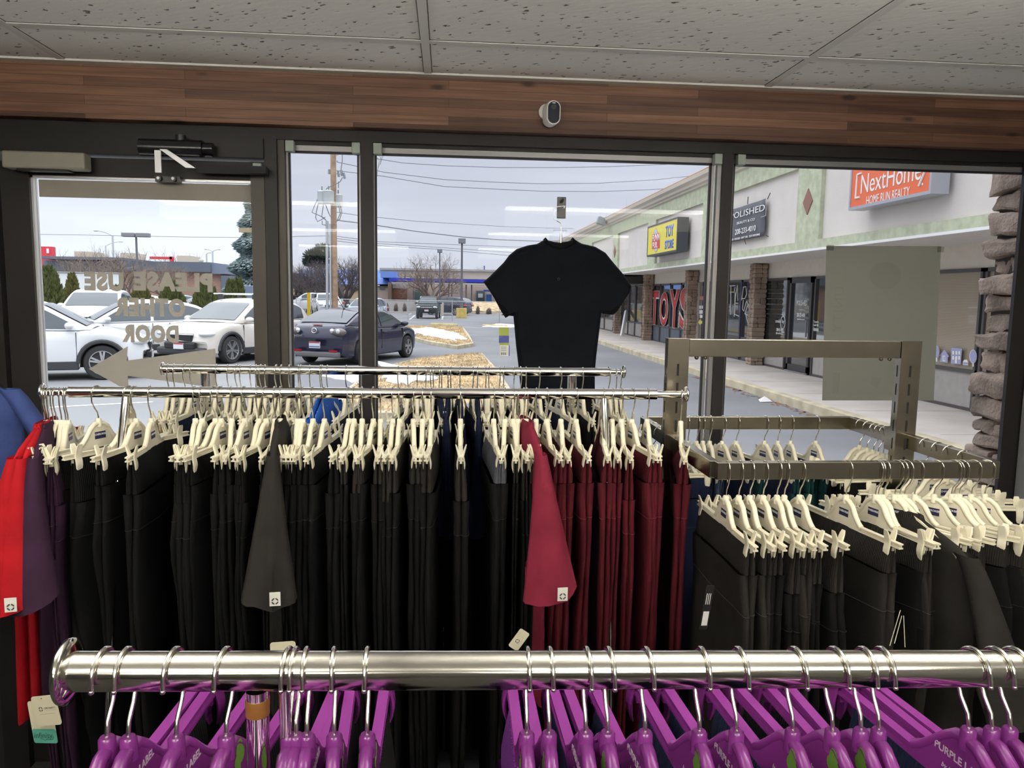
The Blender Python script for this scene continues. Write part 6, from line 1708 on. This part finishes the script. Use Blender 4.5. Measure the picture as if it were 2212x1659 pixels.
SHR = [mat('shrub_green', (.115, .135, .045), .9, noise_amt=.5, noise_scale=5), mat('shrub_yellowgreen', (.175, .170, .06), .9, noise_amt=.5, noise_scale=5), mat('shrub_brown', (.16, .10, .075), .95, noise_amt=.4, noise_scale=6)]
def shrub(label, px, yb, yt, wpx, Y, seed, m_, cone=True, n=1500, group=None):
    rg = random.Random(seed); b_ = PY(px, yb, Y); t_ = PY(px, yt, Y); rx = wpx/2/FPX*Y*1.0; H_ = t_.z-GZ
    r = thing('evergreen_shrub' if cone else 'dry_shrub', label, 'shrub', (b_.x, Y, GZ), 0, group)
    k = MB(); k.ball((0, 0, H_*.42), (rx*.78, rx*.78, H_*.42) if cone else (rx*.5, rx*.5, H_*.3), 12, 8); k.tube([(0, 0, 0), (0, 0, H_*.5)], .05, 6)
    if not cone:
        for i in range(n):
            d_ = Vector((rg.gauss(0, 1), rg.gauss(0, 1), abs(rg.gauss(0, .9)))).normalized(); q = rg.uniform(.55, 1.0)
            e_ = Vector((d_.x*rx*q, d_.y*rx*q, .05+d_.z*H_*.95*q)); b0_ = e_*.25; s_ = d_.orthogonal().normalized()*.018
            k.add([b0_-s_, b0_+s_, e_], [(0, 1, 2)]); s_ = d_.cross(s_); k.add([b0_-s_, b0_+s_, e_+Vector((.03, .02, .03))], [(0, 1, 2)])
    for i in range(n if cone else 0):
        t = rg.random(); prof = (math.sin(PI*min(.999, t**.8*.94+.05))**.8 if cone else math.sin(PI*t)**.7); a = rg.random()*2*PI; q = rx*prof*rg.uniform(.82, 1.06)
        c = Vector((q*math.cos(a), q*math.sin(a), .04+t*(H_-.08))); d_ = Vector((math.cos(a)*.5, math.sin(a)*.5, 1 if cone else .5)).normalized(); s_ = Vector((-math.sin(a), math.cos(a), rg.uniform(-.4, .4)))
        l = H_*.09*rg.uniform(.6, 1.3); k.add([c-s_*l*.4, c+s_*l*.4, c+d_*l*1.3], [(0, 1, 2)]); s2 = Vector((math.cos(a), math.sin(a), 0)); k.add([c-s2*l*.4, c+s2*l*.4, c+d_*l*1.2], [(0, 1, 2)])
    k.build('foliage', m_, r)
for i, (px, yb, yt, w_, Y, m_, lb) in enumerate(((107, 640, 583, 46, 36, 0, 'tall conical evergreen beside the door edge, behind the white SUV'), (156, 620, 597, 22, 38, 1, 'small evergreen just behind the white truck roof'), (252, 650, 622, 44, 37, 1, 'low evergreen hedge clump under the vinyl letters'),
        (305, 650, 622, 50, 38, 1, 'broad low evergreen beside the white truck'), (372, 650, 612, 48, 38, 0, 'evergreen shrub behind the vinyl word, with cone beside it'), (446, 655, 613, 56, 36, 0, 'bushy evergreen in front of the brick wall corner'),
        (500, 645, 609, 24, 39, 0, 'pointed evergreen below the blue spruce'), (516, 645, 607, 22, 39.5, 0, 'second pointed evergreen below the blue spruce, beside the stile'))):
    shrub(lb, px, yb, yt, w_, Y, 60+i, SHR[m_])
for i, (px, yb, yt, w_, lb) in enumerate(((836, 662, 651, 11, 'reddish dry shrub nearest the slim mullion'), (855, 662, 651, 13, 'dry brown shrub in the middle by the far wall'), (874, 662, 651, 12, 'reddish dry shrub nearest the dark green truck'),
        (1006, 671, 657, 15, 'grey dry shrub nearest the light pole'), (1032, 668, 656, 12, 'reddish dry shrub on the grass bank'), (1056, 672, 661, 17, 'brown dry shrub nearest the shirt sleeve'))):
    shrub(lb, px, yb, yt, w_, 82 if px < 900 else 76, 80+i, SHR[2], False, 500)
# grass bank along the far edge
bk = MB(); bk.add([PY(900, 668, 78), PY(1200, 676, 78), PY(1200, 652, 84), PY(900, 651, 84), PY(900, 651, 86), PY(1200, 652, 86)], [(0, 1, 2, 3), (3, 2, 5, 4)])
bk.add([Vector((p[0], p[1], GZ)) for p in bk.v[:2]]+[Vector(bk.v[0]), Vector(bk.v[1])], [(0, 1, 3, 2)])
tag(bk.build('grass_bank', GRASS), 'straw coloured grass bank along the far edge of the lot', 'grass bank', kind='structure')
kb = MB(); a = PY(640, 672, 77); c = PY(1200, 676, 77); kb.box((a.x, 76.6, GZ), (c.x, 77.0, GZ+.16))
tag(kb.build('far_kerb', CONC), 'pale concrete kerb along the far edge of the lot', 'kerb', kind='structure')

# ================================================================ FAR BUILDINGS
def bparts(name, label, org):
    r = thing(name, label, 'building', org); o_ = Vector(org)
    def add(nm, m_, pxa, pya, pxb, pyb, Y, dep, toground=False):
        a = PY(pxa, pya, Y); c = PY(pxb, pyb, Y)
        return MB().box((a.x-o_.x, Y-o_.y, (GZ if toground else c.z)-o_.z), (c.x-o_.x, Y+dep-o_.y, a.z-o_.z)).build(nm, m_, r)
    return r, add
BRICK = bpy.data.materials.new('pink_brick'); BRICK.use_nodes = True
nt = BRICK.node_tree; b = nt.nodes['Principled BSDF']; b.inputs['Roughness'].default_value = .9
t = nt.nodes.new('ShaderNodeTexCoord'); m1 = nt.nodes.new('ShaderNodeMapping'); m1.inputs['Rotation'].default_value = (rad(90), 0, 0); brk = nt.nodes.new('ShaderNodeTexBrick')
brk.inputs['Scale'].default_value = 2.2; brk.inputs['Color1'].default_value = (.50, .25, .19, 1); brk.inputs['Color2'].default_value = (.42, .24, .19, 1); brk.inputs['Mortar'].default_value = (.5, .42, .38, 1)
nt.links.new(t.outputs['Object'], m1.inputs[0]); nt.links.new(m1.outputs[0], brk.inputs['Vector']); nt.links.new(brk.outputs['Color'], b.inputs['Base Color'])
SLATE = mat('slate_fascia', (.105, .125, .165), .7); SLATE2 = mat('slate_wall', (.14, .165, .215), .7); REDB = mat('red_panel', (.62, .035, .055), .5); BEIGEB = mat('far_beige', (.50, .46, .38), .85); BLUEC = mat('blue_canopy', (.02, .035, .42), .5); BLUER = mat('blue_roof', (.10, .20, .52), .6)
g1, A1 = bparts('brick_building', 'low brick building with dark slate roof band and red tower', (PY(300, 640, 62).x, 62, GZ))
A1('wall', BRICK, 262, 584, 478, 640, 62, 8, True); A1('slate_wall', SLATE2, 93, 562, 262, 640, 62.5, 8, True)
A1('roof_band', SLATE, 84, 553, 262, 562, 61.5, 9); A1('roof_band', SLATE, 255, 563, 455, 588, 61.2, 9); A1('roof_band', mat('slate_light', (.16, .19, .26), .7), 455, 570, 487, 592, 61.4, 9)
A1('tower', REDB, 75, 532, 117, 640, 64, .6, True); A1('tower_emblem', WHITE_P, 100, 537, 105, 547, 63.9, .15); A1('red_frame', REDB, 323, 554, 372, 560, 66, .5); A1('red_frame', REDB, 366, 554, 372, 572, 66, .5)
A1('rooftop_unit', mat('tan_unit', (.50, .44, .36), .7), 160, 543, 198, 556, 67, 2.5); A1('rooftop_unit', mat('tan_unit'), 260, 546, 290, 566, 66, 2.5); A1('rooftop_unit', mat('tan_unit'), 382, 552, 412, 568, 66, 2.5)
p = PY(443, 564, 66); k = MB(); k.ball((p.x-g1.location.x, 3, p.z-GZ), (.22, .07, .14), 12, 8); k.tube([(p.x-g1.location.x, 3.1, p.z-GZ-.5), (p.x-g1.location.x, 3.1, p.z-GZ)], .03, 6); k.build('dish', mat('dish_tan', (.5, .48, .42), .6), g1)
A1('annex', SLATE, 477, 595, 496, 640, 61, 4, True)
g1b, A1b = bparts('low_wall', 'long low white boundary wall before the slate wall', (PY(160, 640, 50).x, 50, GZ))
A1b('wall', mat('white_block', (.62, .64, .65), .8), 60, 589, 256, 640, 50, .3, True); A1b('coping', WHITE, 58, 586, 258, 590, 49.9, .5)
g1c, A1c = bparts('blue_sign_pylon', 'small blue pylon sign between brick building and spruce', (PY(500, 640, 70).x, 70, GZ))
A1c('face', mat('pylon_blue', (.12, .30, .80), .5), 492, 577, 506, 590, 70, .5); A1c('face', BLUEC, 492, 589, 502, 593, 69.9, .5); A1c('post', GALV, 497, 593, 499, 640, 70, .3, True)
g1['category'] = 'building'; g1b['category'] = 'wall'; g1c['category'] = 'sign'
p = PY(546, 630, 45)
ut = thing('utility_box', 'grey blue metal utility cabinet at the foot of the spruce', 'utility box', (p.x, 41.2, GZ))
a = PY(531, 617, 41); bevel(MB().box((-.5, 0, 0), (.9, .7, a.z-GZ)).build('cabinet', mat('box_blue', (.14, .18, .26), .6), ut), .03)
MB().box((-.1, -.01, .85), (.5, .0, .9)).build('vent', BLACK_P, ut)
g2, A2 = bparts('bank_building', 'long beige building with bright blue drive through canopy', (PY(940, 640, 92).x, 92, GZ))
A2('wall', BEIGEB, 820, 582, 1120, 640, 98, 12, True); A2('parapet_line', mat('parapet_dark', (.36, .34, .30), .8), 820, 581, 1125, 584, 97.6, .5)
A2('canopy', BLUEC, 842, 600, 1135, 612, 88, 6); A2('canopy_underside', WHITE, 846, 612, 1135, 614.5, 88.3, 5.6)
A2('front_wall', mat('far_tan', (.46, .37, .31), .85), 846, 615, 1120, 645, 96, 2, True)
A2('garage_door', mat('far_rust', (.28, .13, .085), .8), 850, 623, 879, 640, 95.7, .3, True); A2('lintel', mat('lintel_grey', (.5, .48, .45), .8), 848, 616, 880, 623, 95.6, .5)
A2('doorway', mat('far_green', (.10, .17, .14), .7), 896, 626, 915, 640, 95.7, .3, True); A2('doorway', mat('far_dark', (.09, .12, .12), .6), 1029, 628, 1047, 645, 95.7, .3, True)
for px in (893, 969, 976, 1007, 1019): A2('column', mat('far_column', (.10, .10, .13), .7), px-1.2, 614, px+1.2, 640, 89, .4, True)
A2('sign_panel', WHITE_P, 991, 624, 999, 635, 94, .2); A2('sign_panel', mat('pink_panel', (.62, .36, .34), .7), 946, 631, 952, 640, 87.5, .2)
A2('white_window', WHITE_P, 1033, 634, 1043, 643, 95.4, .2); A2('blue_awning', mat('awning_blue', (.16, .24, .72), .5), 1045, 626, 1060, 630, 94, 1.2); A2('kiosk', mat('kiosk_blue', (.05, .22, .58), .5), 1051, 636, 1062, 648, 93, 1, True)
A2('vent_pipe', mat('pipe_blue', (.10, .12, .30), .6), 1045, 574, 1047.5, 583, 99, .4)
g3, A3 = bparts('restaurant', 'yellow walled building with blue metal roof behind the bare trees', (PY(760, 640, 94).x, 94, GZ))
A3('wall', mat('far_yellow', (.62, .50, .30), .85), 600, 614, 842, 645, 94, 8, True)
a = PY(640, 614, 93); c = PY(842, 614, 93); a2 = PY(650, 583, 99); c2 = PY(836, 583, 99)
k = MB(); o_ = Vector(g3.location); k.add([a-o_, c-o_, c2-o_, a2-o_]+[(a-o_)+Vector((0, 10, 0)), (c-o_)+Vector((0, 10, 0))], [(0, 1, 2, 3), (1, 5, 2), (0, 3, 4), (4, 3, 2, 5)]); k.build('roof', BLUER, g3)
A3('roof_tower', mat('roof_tower_blue', (.16, .28, .62), .6), 822, 586, 856, 600, 92, 5); A3('lower_wall', mat('far_tan'), 812, 621, 838, 645, 93.5, .5, True); A3('window', mat('far_dark'), 820, 619, 831, 625, 93.3, .3); A3('pier', mat('pier_brown', (.22, .15, .11), .8), 838, 610, 846, 645, 92, .8, True)
A3('entry', mat('entry_purple', (.14, .10, .24), .6), 626, 590, 646, 612, 92.5, 1)
g4, A4 = bparts('retaining_wall', 'pale low retaining wall along the far side of the lot', (PY(850, 660, 84.5).x, 84.5, GZ))
A4('wall', mat('far_concrete', (.47, .44, .41), .85), 640, 647, 905, 660, 84.5, .4, True); g4['category'] = 'wall'
for nm, px in (('trash_bin', 951),):
    p = PY(px, 668, 74); q_ = thing(nm, 'beige waste bin beside the dark navy SUV', 'bin', (p.x, 70, GZ)); bevel(MB().box((-.35, -.3, 0), (.35, .3, 1.15)).build('bin_body', mat('bin_beige', (.45, .41, .33), .7), q_), .04)
